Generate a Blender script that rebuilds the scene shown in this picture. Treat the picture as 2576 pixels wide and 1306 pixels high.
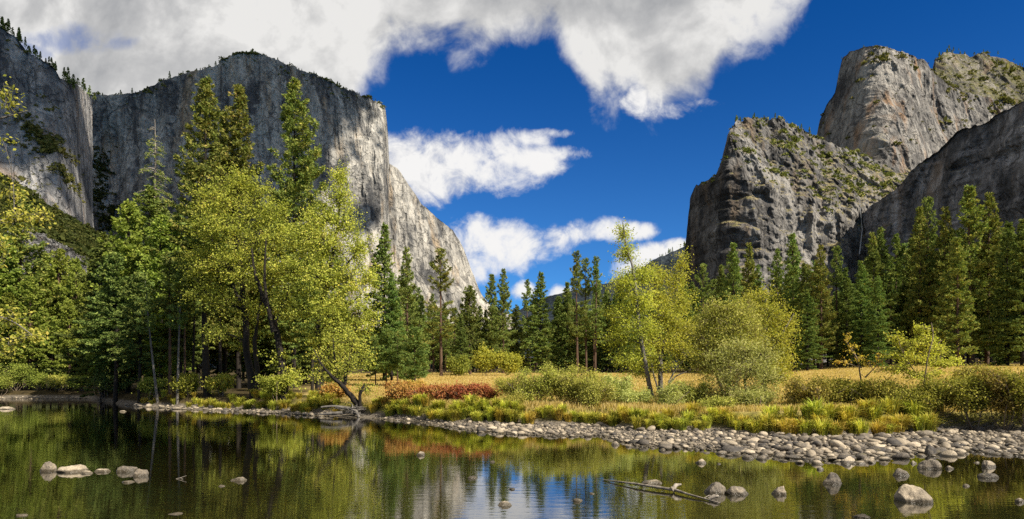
import bpy, math, random
import numpy as np

R = math.radians
SC = bpy.context.scene
for _o in list(bpy.data.objects):
    bpy.data.objects.remove(_o)
COL = SC.collection

# ------------------------------------------------------------------ camera, sky, sun, exposure
CAM_Z = 2.5
F = 24.0 / 36.0 * 2576.0          # focal length in units of a 2576 wide picture
HV = 953.0                        # horizon row in that picture
cam = bpy.data.cameras.new('camera')
cam.lens = 24.0
cam.sensor_width = 36.0
cam.shift_y = (HV - 653.0) / 2576.0
cam.clip_start = 0.1
cam.clip_end = 20000
camo = bpy.data.objects.new('camera', cam)
COL.objects.link(camo)
camo.location = (0, 0, CAM_Z)
camo.rotation_euler = (R(90), 0, 0)
SC.camera = camo

SUN_EL, SUN_BACK = 41.0, 38.0     # elevation; degrees behind the exact right
sv = np.array([math.cos(R(SUN_EL)) * math.cos(R(SUN_BACK)), -math.cos(R(SUN_EL)) * math.sin(R(SUN_BACK)), math.sin(R(SUN_EL))])
sl = bpy.data.lights.new('sun', 'SUN')
sl.energy = 5.0
sl.angle = R(0.5)
sl.color = (1.0, 0.93, 0.80)
so = bpy.data.objects.new('sun', sl)
COL.objects.link(so)
from mathutils import Vector
so.rotation_euler = Vector((-sv[0], -sv[1], -sv[2])).to_track_quat('-Z', 'Y').to_euler()
so.location = (60, -40, 80)

SC.view_settings.view_transform = 'Standard'
SC.view_settings.look = 'None'
SC.view_settings.gamma = 1.0
SC.view_settings.exposure = 0.85
SC.render.engine = 'CYCLES'
SC.cycles.max_bounces = 6
SC.cycles.diffuse_bounces = 2
SC.cycles.glossy_bounces = 3
SC.cycles.transmission_bounces = 2
SC.cycles.transparent_max_bounces = 8
SC.cycles.caustics_reflective = False
SC.cycles.caustics_refractive = False
SC.cycles.sample_clamp_indirect = 4.0
SC.cycles.use_denoising = False

world = bpy.data.worlds.new('World')
SC.world = world
world.use_nodes = True


class NT:
    """small helper for node trees"""
    def __init__(self, nt):
        self.nt = nt
        nt.nodes.clear()

    def n(self, t, **kw):
        x = self.nt.nodes.new(t)
        for k, v in kw.items():
            setattr(x, k, v)
        return x

    def l(self, a, b):
        self.nt.links.new(a, b)

    def _in(self, sock, v):
        if hasattr(v, 'is_linked') or isinstance(v, bpy.types.NodeSocket):
            self.l(v, sock)
        else:
            sock.default_value = v

    def m(self, op, a, b=0.0, c=None, clamp=False):
        x = self.n('ShaderNodeMath', operation=op, use_clamp=clamp)
        self._in(x.inputs[0], a)
        self._in(x.inputs[1], b)
        if c is not None:
            self._in(x.inputs[2], c)
        return x.outputs[0]

    def mix(self, fac, a, b, blend='MIX'):
        x = self.n('ShaderNodeMix', data_type='RGBA', blend_type=blend)
        self._in(x.inputs[0], fac)
        self._in(x.inputs[6], a if not isinstance(a, tuple) else (*a, 1.0)[:4])
        self._in(x.inputs[7], b if not isinstance(b, tuple) else (*b, 1.0)[:4])
        return x.outputs[2]

    def ramp(self, fac, stops, interp='LINEAR'):
        x = self.n('ShaderNodeValToRGB')
        x.color_ramp.interpolation = interp
        e = x.color_ramp.elements
        while len(e) < len(stops):
            e.new(0.5)
        for k, (p, c) in enumerate(stops):
            e[k].position = p
            e[k].color = (c, c, c, 1) if isinstance(c, (int, float)) else (*c, 1.0)[:4]
        self._in(x.inputs[0], fac)
        return x.outputs[0]

    def noise(self, vec, scale, detail=4.0, rough=0.55, dist=0.0, lac=2.0):
        x = self.n('ShaderNodeTexNoise')
        x.inputs['Scale'].default_value = scale
        x.inputs['Detail'].default_value = detail
        x.inputs['Roughness'].default_value = rough
        x.inputs['Lacunarity'].default_value = lac
        x.inputs['Distortion'].default_value = dist
        if vec is not None:
            self.l(vec, x.inputs['Vector'])
        return x.outputs[0]

    def smooth(self, x, lo, hi):
        y = self.n('ShaderNodeMapRange', interpolation_type='SMOOTHSTEP')
        self._in(y.inputs[0], x)
        y.inputs[1].default_value = lo
        y.inputs[2].default_value = hi
        return y.outputs[0]

    def mapping(self, vec, scale=(1, 1, 1), loc=(0, 0, 0), rot=(0, 0, 0)):
        x = self.n('ShaderNodeMapping')
        x.inputs['Scale'].default_value = scale
        x.inputs['Location'].default_value = loc
        x.inputs['Rotation'].default_value = rot
        self.l(vec, x.inputs['Vector'])
        return x.outputs[0]


def build_world():
    t = NT(world.node_tree)
    out = t.n('ShaderNodeOutputWorld')
    sky = t.n('ShaderNodeTexSky', sky_type='NISHITA')
    sky.sun_disc = False
    sky.sun_elevation = R(SUN_EL)
    sky.sun_rotation = R(90 + SUN_BACK)
    sky.altitude = 1200
    sky.air_density = 0.8
    sky.dust_density = 0.1
    sky.ozone_density = 2.5
    bgs = t.n('ShaderNodeBackground')
    bgs.inputs[1].default_value = 0.062
    # directions on the sky: azimuth and elevation tangents, seen from the valley floor
    tc = t.n('ShaderNodeTexCoord')
    sep = t.n('ShaderNodeSeparateXYZ')
    t.l(tc.outputs['Generated'], sep.inputs[0])
    ay = t.m('MAXIMUM', t.m('ABSOLUTE', sep.outputs[1]), 0.12)
    px = t.m('DIVIDE', sep.outputs[0], ay)
    pz = t.m('DIVIDE', t.m('MAXIMUM', sep.outputs[2], 0.0), ay)
    tint = t.mix(t.smooth(sep.outputs[2], 0.08, 0.50), (0.30, 0.74, 1.15), (0.05, 0.50, 1.06))
    blue = t.mix(1.0, sky.outputs[0], tint, 'MULTIPLY')
    t.l(blue, bgs.inputs[0])
    comb = t.n('ShaderNodeCombineXYZ')
    t.l(px, comb.inputs[0]); t.l(pz, comb.inputs[1])
    pv = comb.outputs[0]
    n1 = t.noise(pv, 9.0, 9.0, 0.58, 0.25)
    n1c = t.m('SUBTRACT', n1, 0.5)
    n2 = t.noise(t.mapping(pv, loc=(3.1, 7.7, 0)), 3.2, 6.0, 0.55, 0.3)
    n2c = t.m('SUBTRACT', n2, 0.5)
    nb = t.noise(t.mapping(pv, loc=(1.3, 2.2, 0)), 26.0, 8.0, 0.66, 0.6)
    nbc = t.m('SUBTRACT', nb, 0.5)
    # upper bank of cloud: lower edge as elevation over azimuth
    edge = [(0, 480), (500, 380), (800, 315), (880, 285), (915, 225), (935, 175), (985, 132), (1100, 120), (1230, 110), (1320, 84), (1395, 88), (1445, 170),
            (1490, 242), (1550, 232), (1600, 215), (1640, 292), (1700, 285), (1775, 250), (1810, 165), (1880, 105), (1950, 50), (2030, 5), (2120, -150), (2576, -400)]
    fc = t.n('ShaderNodeFloatCurve')
    cu = fc.mapping
    cu.use_clip = True
    pts = cu.curves[0].points
    # curve maps (px+0.8)/1.6 to elevation/1.0
    ex = [(((u - 1288) / F + 0.8) / 1.6, min(max((HV - v) / F, 0.0), 1.0)) for u, v in edge]
    while len(pts) < len(ex):
        pts.new(0.5, 0.5)
    for p, (a, b) in zip(pts, ex):
        p.location = (a, b)
        p.handle_type = 'VECTOR'
    cu.update()
    t.l(t.m('DIVIDE', t.m('ADD', px, 0.8), 1.6, clamp=True), fc.inputs['Value'])
    d = t.m('SUBTRACT', pz, fc.outputs[0])                     # above the edge: positive
    bank = t.m('ADD', t.m('MULTIPLY', d, 34.0), t.m('ADD', t.m('MULTIPLY', n1c, 6.0), t.m('ADD', t.m('MULTIPLY', n2c, 2.2), t.m('MULTIPLY', nbc, 1.2))))
    bank_a = t.smooth(bank, -0.9, 1.3)
    # separate heaps: centre, half-axes
    heaps = [(1110, 420, 150, 86), (1235, 412, 160, 82), (1345, 402, 110, 52), (1420, 388, 70, 24), (1020, 400, 90, 70),
             (1198, 618, 80, 84), (1175, 665, 100, 58), (1300, 612, 115, 68), (1420, 600, 120, 48), (1530, 584, 100, 36), (1600, 582, 62, 26),
             (1655, 632, 80, 26), (1580, 678, 75, 38), (1700, 625, 60, 24), (1320, 735, 40, 26), (1420, 742, 50, 30), (1590, 640, 50, 20),
             (1700, 270, 110, 40), (1400, 335, 46, 16), (1680, 235, 95, 46), (1350, 350, 60, 26), (1775, 262, 70, 20), (1620, 250, 60, 50)]
    wide = t.m('ADD', t.m('MULTIPLY', n1c, 5.2), t.m('MULTIPLY', nbc, 1.7))
    best = None
    for (u, v, a, b) in heaps:
        cx, cz = (u - 1288) / F, (HV - v) / F
        dx = t.m('MULTIPLY', t.m('SUBTRACT', px, cx), F / a)
        dz = t.m('MULTIPLY', t.m('SUBTRACT', pz, cz), F / b)
        r2 = t.m('MULTIPLY_ADD', dx, dx, t.m('MULTIPLY', dz, dz))
        h = t.m('SUBTRACT', 1.0, r2)
        best = h if best is None else t.m('SMOOTH_MAX', best, h, 0.25)
    heap = t.m('ADD', t.m('MAXIMUM', best, -2.0), wide)
    heap_a = t.smooth(heap, -0.15, 1.15)
    # thinner spots in the bank at upper left
    thin = None
    for (u, v, a, b) in [(215, 95, 130, 36), (300, 105, 60, 22), (60, 135, 60, 26)]:
        cx, cz = (u - 1288) / F, (HV - v) / F
        dx = t.m('MULTIPLY', t.m('SUBTRACT', px, cx), F / a)
        dz = t.m('MULTIPLY', t.m('SUBTRACT', pz, cz), F / b)
        h = t.m('SUBTRACT', 1.0, t.m('MULTIPLY_ADD', dx, dx, t.m('MULTIPLY', dz, dz)))
        thin = h if thin is None else t.m('MAXIMUM', thin, h)
    thin_a = t.m('MULTIPLY', t.smooth(t.m('ADD', t.m('MAXIMUM', thin, -1.0), t.m('ADD', t.m('MULTIPLY', n1c, 9.0), t.m('MULTIPLY', nbc, 2.0))), -0.2, 1.9), 0.6)
    bank_a = t.m('MULTIPLY', bank_a, t.m('SUBTRACT', 1.0, thin_a))
    alpha = t.m('MAXIMUM', bank_a, heap_a)
    # brightness: thin edges and sunlit heaps white, thick middles grey
    thick = t.smooth(bank, 0.3, 5.0)
    left = t.smooth(px, 0.25, -0.75)
    g = t.m('MULTIPLY_ADD', n2c, 2.0, t.m('MULTIPLY_ADD', n1c, 1.3, t.m('SUBTRACT', 0.97, t.m('MULTIPLY', thick, t.m('MULTIPLY_ADD', left, 0.17, 0.08)))))
    bank_col = t.ramp(g, [(0.15, (0.16, 0.17, 0.20)), (0.5, (0.34, 0.35, 0.37)), (0.8, (0.58, 0.58, 0.58)), (1.0, (0.85, 0.84, 0.82))])
    g2 = t.m('MULTIPLY_ADD', n2c, 2.0, t.m('MULTIPLY_ADD', heap, 0.30, t.m('MULTIPLY_ADD', nbc, 1.0, 0.42)))
    heap_col = t.ramp(g2, [(0.1, (0.42, 0.45, 0.52)), (0.4, (0.66, 0.67, 0.71)), (0.8, (0.95, 0.94, 0.93))])
    ccol = t.mix(t.smooth(t.m('SUBTRACT', heap_a, bank_a), -0.3, 0.5), bank_col, heap_col)
    bgc = t.n('ShaderNodeBackground')
    t.l(ccol, bgc.inputs[0])
    bgc.inputs[1].default_value = 0.54
    mx = t.n('ShaderNodeMixShader')
    t.l(alpha, mx.inputs[0]); t.l(bgs.outputs[0], mx.inputs[1]); t.l(bgc.outputs[0], mx.inputs[2])
    t.l(mx.outputs[0], out.inputs[0])


build_world()

# ------------------------------------------------------------------ numpy helpers
rng = np.random.default_rng(7)
_perm = np.random.default_rng(3).permutation(256)
_perm = np.concatenate([_perm, _perm, _perm])
_grad = np.random.default_rng(5).normal(size=(256, 3))
_grad /= np.linalg.norm(_grad, axis=1)[:, None]


def pnoise(x, y, z=0.0):
    x, y, z = np.broadcast_arrays(np.asarray(x, float), np.asarray(y, float), np.asarray(z, float))
    xi, yi, zi = np.floor(x).astype(int), np.floor(y).astype(int), np.floor(z).astype(int)
    xf, yf, zf = x - xi, y - yi, z - zi
    u, v, w = (a * a * a * (a * (a * 6 - 15) + 10) for a in (xf, yf, zf))
    xi &= 255; yi &= 255; zi &= 255
    res = 0
    for dx in (0, 1):
        for dy in (0, 1):
            for dz in (0, 1):
                h = _perm[_perm[_perm[(xi + dx) & 255] + ((yi + dy) & 255)] + ((zi + dz) & 255)]
                g = _grad[h]
                dot = g[..., 0] * (xf - dx) + g[..., 1] * (yf - dy) + g[..., 2] * (zf - dz)
                res = res + dot * (u if dx else 1 - u) * (v if dy else 1 - v) * (w if dz else 1 - w)
    return res


def fbm(x, y, z=0.0, o=4, gain=0.5):
    s, a, f = 0.0, 1.0, 1.0
    for k in range(o):
        s = s + a * pnoise(x * f + 17.3 * k, y * f - 9.1 * k, z * f + 4.7 * k)
        a *= gain
        f *= 2.03
    return s


def sstep(x, a, b):
    t = np.clip((x - a) / (b - a), 0, 1)
    return t * t * (3 - 2 * t)


def P(u, v, Y):
    """the point at depth Y that lies in direction (u, v) of the valley view"""
    return np.array([(u - 1288) * Y / F, Y, CAM_Z - (v - HV) * Y / F])


def mesh_from(name, V, faces, mats, smooth=True, mat_idx=None):
    """V (n,3); faces: list of arrays (m,3)/(m,4)"""
    me = bpy.data.meshes.new(name)
    V = np.ascontiguousarray(V, dtype=np.float32)
    loops, starts, tot, pos = [], [], [], 0
    for f in faces:
        f = np.asarray(f, dtype=np.int32)
        if len(f) == 0:
            continue
        k = f.shape[1]
        loops.append(f.ravel())
        starts.append(pos + np.arange(len(f)) * k)
        tot.append(np.full(len(f), k))
        pos += len(f) * k
    loops = np.concatenate(loops); starts = np.concatenate(starts); tot = np.concatenate(tot)
    me.vertices.add(len(V)); me.vertices.foreach_set('co', V.ravel())
    me.loops.add(len(loops)); me.loops.foreach_set('vertex_index', loops.astype(np.int32))
    me.polygons.add(len(starts)); me.polygons.foreach_set('loop_start', starts.astype(np.int32)); me.polygons.foreach_set('loop_total', tot.astype(np.int32))
    if smooth:
        me.polygons.foreach_set('use_smooth', np.ones(len(starts), dtype=bool))
    for m_ in (mats if isinstance(mats, (list, tuple)) else [mats]):
        me.materials.append(m_)
    if mat_idx is not None:
        me.polygons.foreach_set('material_index', np.asarray(mat_idx, dtype=np.int32))
    me.update(calc_edges=True)
    me.validate()
    return me


def link(name, me, parent=None, loc=None):
    o = bpy.data.objects.new(name, me)
    COL.objects.link(o)
    if parent is not None:
        o.parent = parent
    if loc is not None:
        o.location = loc
    return o


def tag(o, label=None, cat=None, group=None, kind=None):
    if label: o['label'] = label
    if cat: o['category'] = cat
    if group: o['group'] = group
    if kind: o['kind'] = kind
    return o


def thing(name, label, cat, loc, group=None):
    o = bpy.data.objects.new(name, None)
    o.empty_display_size = 0.3
    COL.objects.link(o)
    o.location = loc
    return tag(o, label, cat, group)


def struct(name, me, label=None):
    o = link(name, me)
    o['kind'] = 'structure'
    if label: o['label'] = label
    return o


class MB:
    """collects tubes and leaf blades into one mesh"""
    def __init__(self):
        self.V, self.Q, self.T, self.n = [], [], [], 0

    def tube(self, pts, rad, k=6, jitter=0.0):
        pts = np.asarray(pts, float); rad = np.asarray(rad, float)
        m = len(pts)
        tg = np.gradient(pts, axis=0)
        tg /= np.linalg.norm(tg, axis=1)[:, None] + 1e-9
        ref = np.where(np.abs(tg[:, 2:3]) > 0.9, np.array([[1.0, 0, 0]]), np.array([[0, 0, 1.0]]))
        a = np.cross(tg, ref); a /= np.linalg.norm(a, axis=1)[:, None] + 1e-9
        b = np.cross(tg, a)
        th = np.arange(k) / k * 2 * math.pi
        ring = pts[:, None] + (a[:, None] * np.cos(th)[None, :, None] + b[:, None] * np.sin(th)[None, :, None]) * (rad[:, None, None] * (1 + jitter * rng.normal(size=(m, k, 1))))
        self.V.append(ring.reshape(-1, 3))
        i = np.arange(m - 1)[:, None] * k
        j = np.arange(k)[None]
        q = np.stack([i + j, i + (j + 1) % k, i + k + (j + 1) % k, i + k + j], -1).reshape(-1, 4) + self.n
        self.Q.append(q)
        self.n += m * k

    def blades(self, C, Dr, L, W, roll=None):
        """kite-shaped leaves: centre C, direction Dr, length L, width W"""
        C = np.asarray(C, float); N = len(C)
        Dr = Dr / (np.linalg.norm(Dr, axis=1)[:, None] + 1e-9)
        rv = rng.normal(size=(N, 3)) if roll is None else roll
        S = np.cross(Dr, rv); S /= np.linalg.norm(S, axis=1)[:, None] + 1e-9
        L = np.broadcast_to(np.asarray(L, float), (N,))[:, None]; W = np.broadcast_to(np.asarray(W, float), (N,))[:, None]
        v = np.stack([C - Dr * L * .5, C + S * W * .5 + Dr * L * .05, C + Dr * L * .5, C - S * W * .5 + Dr * L * .05], 1).reshape(-1, 3)
        self.V.append(v)
        self.Q.append(np.arange(N * 4).reshape(-1, 4) + self.n)
        self.n += N * 4

    def mesh(self, name, mat, smooth=False):
        return mesh_from(name, np.concatenate(self.V), [np.concatenate(self.Q)] if self.Q else [], mat, smooth)


def new_mat(name):
    m_ = bpy.data.materials.new(name)
    m_.use_nodes = True
    return m_, NT(m_.node_tree)


# ------------------------------------------------------------------ materials
def leaf_mat(name, stops, transl=0.35, patch=0.6, objvar=0.25, patch_amt=0.35, lift=0.17):
    m_, t = new_mat(name)
    out = t.n('ShaderNodeOutputMaterial')
    geo = t.n('ShaderNodeNewGeometry')
    oi = t.n('ShaderNodeObjectInfo')
    pn = t.noise(geo.outputs['Position'], patch, 3.0, 0.6)
    f = t.m('ADD', t.m('MULTIPLY_ADD', geo.outputs['Random Per Island'], 0.62, 0.17), t.m('MULTIPLY', t.m('SUBTRACT', pn, 0.5), 2.6 * patch_amt), clamp=True)
    stops = [(p, (c[0], c[1], max(c[2], lift * c[1]))) for p, c in stops]
    col = t.ramp(f, stops)
    hs = t.n('ShaderNodeHueSaturation')
    t.l(col, hs.inputs['Color'])
    t.l(t.m('MULTIPLY_ADD', oi.outputs['Random'], 0.03, 0.485), hs.inputs['Hue'])
    t.l(t.m('MULTIPLY_ADD', oi.outputs['Random'], objvar, 1.0 - objvar / 2), hs.inputs['Value'])
    df = t.n('ShaderNodeBsdfDiffuse'); tr = t.n('ShaderNodeBsdfTranslucent')
    t.l(hs.outputs[0], df.inputs[0])
    tc = t.mix(1.0, hs.outputs[0], (1.05, 1.12, 0.55), 'MULTIPLY')
    t.l(tc, tr.inputs[0])
    mx = t.n('ShaderNodeMixShader')
    mx.inputs[0].default_value = transl
    t.l(df.outputs[0], mx.inputs[1]); t.l(tr.outputs[0], mx.inputs[2])
    t.l(mx.outputs[0], out.inputs[0])
    return m_


def bark_mat(name, dark, light, scale=3.0):
    m_, t = new_mat(name)
    out = t.n('ShaderNodeOutputMaterial')
    tc = t.n('ShaderNodeTexCoord')
    n = t.noise(t.mapping(tc.outputs['Object'], (1, 1, 0.25)), scale, 5.0, 0.65)
    col = t.ramp(n, [(0.3, dark), (0.7, light)])
    b = t.n('ShaderNodeBsdfPrincipled')
    t.l(col, b.inputs['Base Color'])
    b.inputs['Roughness'].default_value = 0.9
    b.inputs['Specular IOR Level'].default_value = 0.15
    bp = t.n('ShaderNodeBump')
    bp.inputs['Strength'].default_value = 0.7; bp.inputs['Distance'].default_value = 0.06
    t.l(n, bp.inputs['Height']); t.l(bp.outputs[0], b.inputs['Normal'])
    t.l(b.outputs[0], out.inputs[0])
    return m_


M = {}
M['pine'] = leaf_mat('pine_needles', [(0.0, (0.069, 0.106, 0.025)), (0.4, (0.150, 0.200, 0.048)), (0.75, (0.263, 0.294, 0.075)), (1.0, (0.425, 0.350, 0.112))], 0.25, 0.5)
M['pine_tan'] = leaf_mat('pine_needles_with_old_needles', [(0.0, (0.069, 0.103, 0.023)), (0.4, (0.161, 0.196, 0.044)), (0.75, (0.299, 0.287, 0.069)), (1.0, (0.529, 0.380, 0.115))], 0.25, 0.6)
M['fir'] = leaf_mat('fir_needles', [(0.0, (0.057, 0.088, 0.024)), (0.5, (0.142, 0.182, 0.046)), (1.0, (0.311, 0.324, 0.081))], 0.22, 0.5)
M['young'] = leaf_mat('young_pine_needles', [(0.0, (0.060, 0.108, 0.030)), (0.5, (0.144, 0.216, 0.054)), (0.85, (0.264, 0.300, 0.072)), (1.0, (0.576, 0.264, 0.072))], 0.25, 0.8)
M['cedar'] = leaf_mat('cedar_foliage', [(0.0, (0.105, 0.138, 0.024)), (0.5, (0.237, 0.281, 0.050)), (1.0, (0.440, 0.440, 0.094))], 0.35, 0.5)
M['cotton'] = leaf_mat('cottonwood_leaves', [(0.0, (0.15, 0.18, 0.022)), (0.4, (0.32, 0.345, 0.05)), (0.78, (0.53, 0.51, 0.09)), (1.0, (0.66, 0.44, 0.07))], 0.42, 0.35, 0.2, 0.35)
M['cotton2'] = leaf_mat('pale_cottonwood_leaves', [(0.0, (0.17, 0.19, 0.03)), (0.4, (0.36, 0.365, 0.06)), (0.78, (0.58, 0.52, 0.11)), (1.0, (0.68, 0.42, 0.08))], 0.42, 0.35, 0.2, 0.4)
M['alder'] = leaf_mat('alder_leaves', [(0.0, (0.17, 0.195, 0.02)), (0.5, (0.40, 0.39, 0.045)), (1.0, (0.64, 0.55, 0.08))], 0.45, 0.5)
M['willow'] = leaf_mat('willow_leaves', [(0.0, (0.17, 0.17, 0.035)), (0.5, (0.34, 0.33, 0.07)), (0.85, (0.52, 0.47, 0.13)), (1.0, (0.52, 0.36, 0.09))], 0.35, 0.6)
M['silver'] = leaf_mat('silvery_willow_leaves', [(0.0, (0.19, 0.22, 0.06)), (0.5, (0.39, 0.41, 0.12)), (1.0, (0.64, 0.60, 0.22))], 0.35, 0.7)
M['olive'] = leaf_mat('olive_shrub_leaves', [(0.0, (0.18, 0.19, 0.035)), (0.5, (0.36, 0.35, 0.07)), (1.0, (0.60, 0.50, 0.13))], 0.35, 0.7)
M['red'] = leaf_mat('red_dogwood_leaves', [(0.0, (0.24, 0.08, 0.035)), (0.45, (0.40, 0.15, 0.065)), (0.75, (0.50, 0.27, 0.09)), (1.0, (0.46, 0.38, 0.10))], 0.35, 0.8)
M['orange'] = leaf_mat('orange_shrub_leaves', [(0.0, (0.26, 0.11, 0.03)), (0.5, (0.46, 0.25, 0.07)), (1.0, (0.52, 0.44, 0.11))], 0.35, 0.8)
M['bramble'] = leaf_mat('bramble_leaves', [(0.0, (0.11, 0.11, 0.02)), (0.45, (0.25, 0.25, 0.045)), (0.85, (0.44, 0.38, 0.08)), (1.0, (0.46, 0.20, 0.07))], 0.3, 0.9)
M['bramble_red'] = leaf_mat('reddish_bramble_leaves', [(0.0, (0.13, 0.08, 0.03)), (0.35, (0.25, 0.22, 0.05)), (0.75, (0.38, 0.30, 0.075)), (1.0, (0.44, 0.14, 0.08))], 0.3, 0.9)
M['yellow'] = leaf_mat('yellow_leaves', [(0.0, (0.36, 0.40, 0.05)), (0.6, (0.62, 0.62, 0.09)), (1.0, (0.72, 0.56, 0.08))], 0.45, 0.8)
M['gold'] = leaf_mat('gold_leaves', [(0.0, (0.46, 0.40, 0.03)), (0.6, (0.64, 0.48, 0.045)), (1.0, (0.64, 0.32, 0.03))], 0.45, 0.8)
M['sedge'] = leaf_mat('sedge_blades', [(0.0, (0.207, 0.262, 0.016)), (0.5, (0.469, 0.455, 0.041)), (1.0, (0.745, 0.580, 0.110))], 0.35, 0.5, 0.3)
M['sedge_tan'] = leaf_mat('dry_sedge_blades', [(0.0, (0.299, 0.241, 0.023)), (0.5, (0.529, 0.402, 0.057)), (1.0, (0.690, 0.483, 0.138))], 0.35, 0.5, 0.3)
M['grass'] = leaf_mat('dry_meadow_grass', [(0.0, (0.36, 0.27, 0.09)), (0.5, (0.52, 0.39, 0.15)), (1.0, (0.62, 0.50, 0.23))], 0.5, 0.08, 0.1, 0.3, 0.1)
M['brush'] = leaf_mat('mountain_brush', [(0.0, (0.06, 0.07, 0.016)), (0.5, (0.14, 0.145, 0.04)), (1.0, (0.28, 0.24, 0.08))], 0.2, 0.04)
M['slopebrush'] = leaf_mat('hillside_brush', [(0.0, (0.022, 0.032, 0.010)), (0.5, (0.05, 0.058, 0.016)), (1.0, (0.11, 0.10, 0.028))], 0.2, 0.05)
M['bark_dark'] = bark_mat('dark_bark', (0.012, 0.010, 0.008), (0.036, 0.029, 0.023))
M['bark_red'] = bark_mat('reddish_pine_bark', (0.035, 0.022, 0.016), (0.13, 0.08, 0.052))
M['bark_grey'] = bark_mat('grey_alder_bark', (0.05, 0.045, 0.04), (0.20, 0.18, 0.155))
M['twig'] = bark_mat('twig_bark', (0.10, 0.075, 0.05), (0.24, 0.18, 0.13))
M['dead'] = bark_mat('weathered_wood', (0.10, 0.085, 0.07), (0.36, 0.31, 0.25), 6.0)


def granite_mat(name, light, mid, dark, tan, veg=None, streak=1.0, bias=0.5, veg_lo=0.55, veg_hi=0.72, sc=1.0):
    m_, t = new_mat(name)
    out = t.n('ShaderNodeOutputMaterial')
    geo = t.n('ShaderNodeNewGeometry')
    pos = geo.outputs['Position']
    big = t.noise(pos, 0.006 * sc, 5.0, 0.6, 0.4)
    st = t.noise(t.mapping(pos, (0.045 * sc, 0.045 * sc, 0.0042 * sc)), 1.0, 7.0, 0.66, 0.25)
    st2 = t.noise(t.mapping(pos, (0.16 * sc, 0.16 * sc, 0.012 * sc), (5, 3, 1)), 1.0, 6.0, 0.65, 0.2)
    fine = t.noise(t.mapping(pos, (1, 1, 0.6)), 0.11 * sc, 8.0, 0.7, 0.2)
    f = t.m('ADD', t.m('MULTIPLY', t.m('SUBTRACT', st, 0.5), 2.4 * streak), t.m('ADD', t.m('MULTIPLY', t.m('SUBTRACT', big, 0.5), 1.9), t.m('MULTIPLY_ADD', t.m('SUBTRACT', fine, 0.5), 1.1, bias)))
    vo = t.n('ShaderNodeTexVoronoi'); vo.inputs['Scale'].default_value = 1.0
    wv_ = t.n('ShaderNodeVectorMath', operation='MULTIPLY_ADD')
    wn = t.n('ShaderNodeTexNoise'); wn.inputs['Scale'].default_value = 0.03 * sc; wn.inputs['Detail'].default_value = 5.0
    t.l(pos, wn.inputs['Vector']); t.l(wn.outputs[1], wv_.inputs[0]); wv_.inputs[1].default_value = (45 / sc, 45 / sc, 60 / sc); t.l(pos, wv_.inputs[2])
    t.l(t.mapping(wv_.outputs[0], (0.034 * sc, 0.034 * sc, 0.009 * sc), rot=(0, R(12), 0)), vo.inputs['Vector'])
    vo2 = t.n('ShaderNodeTexVoronoi'); vo2.inputs['Scale'].default_value = 1.0
    t.l(t.mapping(wv_.outputs[0], (0.10 * sc, 0.10 * sc, 0.035 * sc), rot=(0, R(-18), 0)), vo2.inputs['Vector'])
    s1 = t.n('ShaderNodeSeparateColor'); t.l(vo.outputs['Color'], s1.inputs[0])
    s2 = t.n('ShaderNodeSeparateColor'); t.l(vo2.outputs['Color'], s2.inputs[0])
    pan = t.m('ADD', t.m('MULTIPLY', t.m('SUBTRACT', s1.outputs[0], 0.5), 0.34), t.m('MULTIPLY', t.m('SUBTRACT', s2.outputs[0], 0.5), 0.22))
    f = t.m('ADD', f, t.m('MULTIPLY', pan, 1.0))
    ed = t.n('ShaderNodeTexVoronoi', feature='DISTANCE_TO_EDGE'); ed.inputs['Scale'].default_value = 1.0
    t.l(t.mapping(wv_.outputs[0], (0.030 * sc, 0.030 * sc, 0.0075 * sc), (3, 8, 2), (0, R(9), 0)), ed.inputs['Vector'])
    ed2 = t.n('ShaderNodeTexVoronoi', feature='DISTANCE_TO_EDGE'); ed2.inputs['Scale'].default_value = 1.0
    t.l(t.mapping(wv_.outputs[0], (0.05 * sc, 0.05 * sc, 0.03 * sc), (1, 4, 6), (0, R(-35), 0)), ed2.inputs['Vector'])
    jn = t.noise(pos, 0.02 * sc, 3.0, 0.6)
    joint = t.m('MAXIMUM', t.m('MULTIPLY', t.smooth(ed.outputs['Distance'], 0.055, 0.012), t.smooth(jn, 0.42, 0.55)), t.m('MULTIPLY', t.smooth(ed2.outputs['Distance'], 0.06, 0.015), t.smooth(jn, 0.56, 0.44)))
    col = t.ramp(f, [(0.12, dark), (0.48, mid), (0.85, light)])
    tn = t.noise(t.mapping(pos, (0.03 * sc, 0.03 * sc, 0.006 * sc), (9, 1, 4)), 1.0, 5.0, 0.6, 0.3)
    col = t.mix(t.m('MULTIPLY', t.smooth(tn, 0.53, 0.70), 0.75), col, tan)
    dk = t.m('MAXIMUM', t.m('MULTIPLY', t.smooth(st2, 0.56, 0.70), 0.62 * streak), t.m('MULTIPLY', joint, 0.38))
    col = t.mix(dk, col, tuple(c * 0.55 for c in dark))
    if veg:
        sn = t.n('ShaderNodeSeparateXYZ')
        t.l(geo.outputs['True Normal'], sn.inputs[0])
        vn = t.noise(pos, 0.035 * sc, 6.0, 0.7)
        vv = t.smooth(t.m('ADD', sn.outputs[2], t.m('MULTIPLY', t.m('SUBTRACT', vn, 0.5), 1.3)), veg_lo, veg_hi)
        vcol = t.ramp(t.noise(pos, 0.09 * sc, 5.0, 0.7), [(0.3, veg[0]), (0.5, veg[1]), (0.68, veg[2])])
        col = t.mix(vv, col, vcol)
    b = t.n('ShaderNodeBsdfPrincipled')
    t.l(col, b.inputs['Base Color'])
    b.inputs['Roughness'].default_value = 0.92
    b.inputs['Specular IOR Level'].default_value = 0.1
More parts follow.
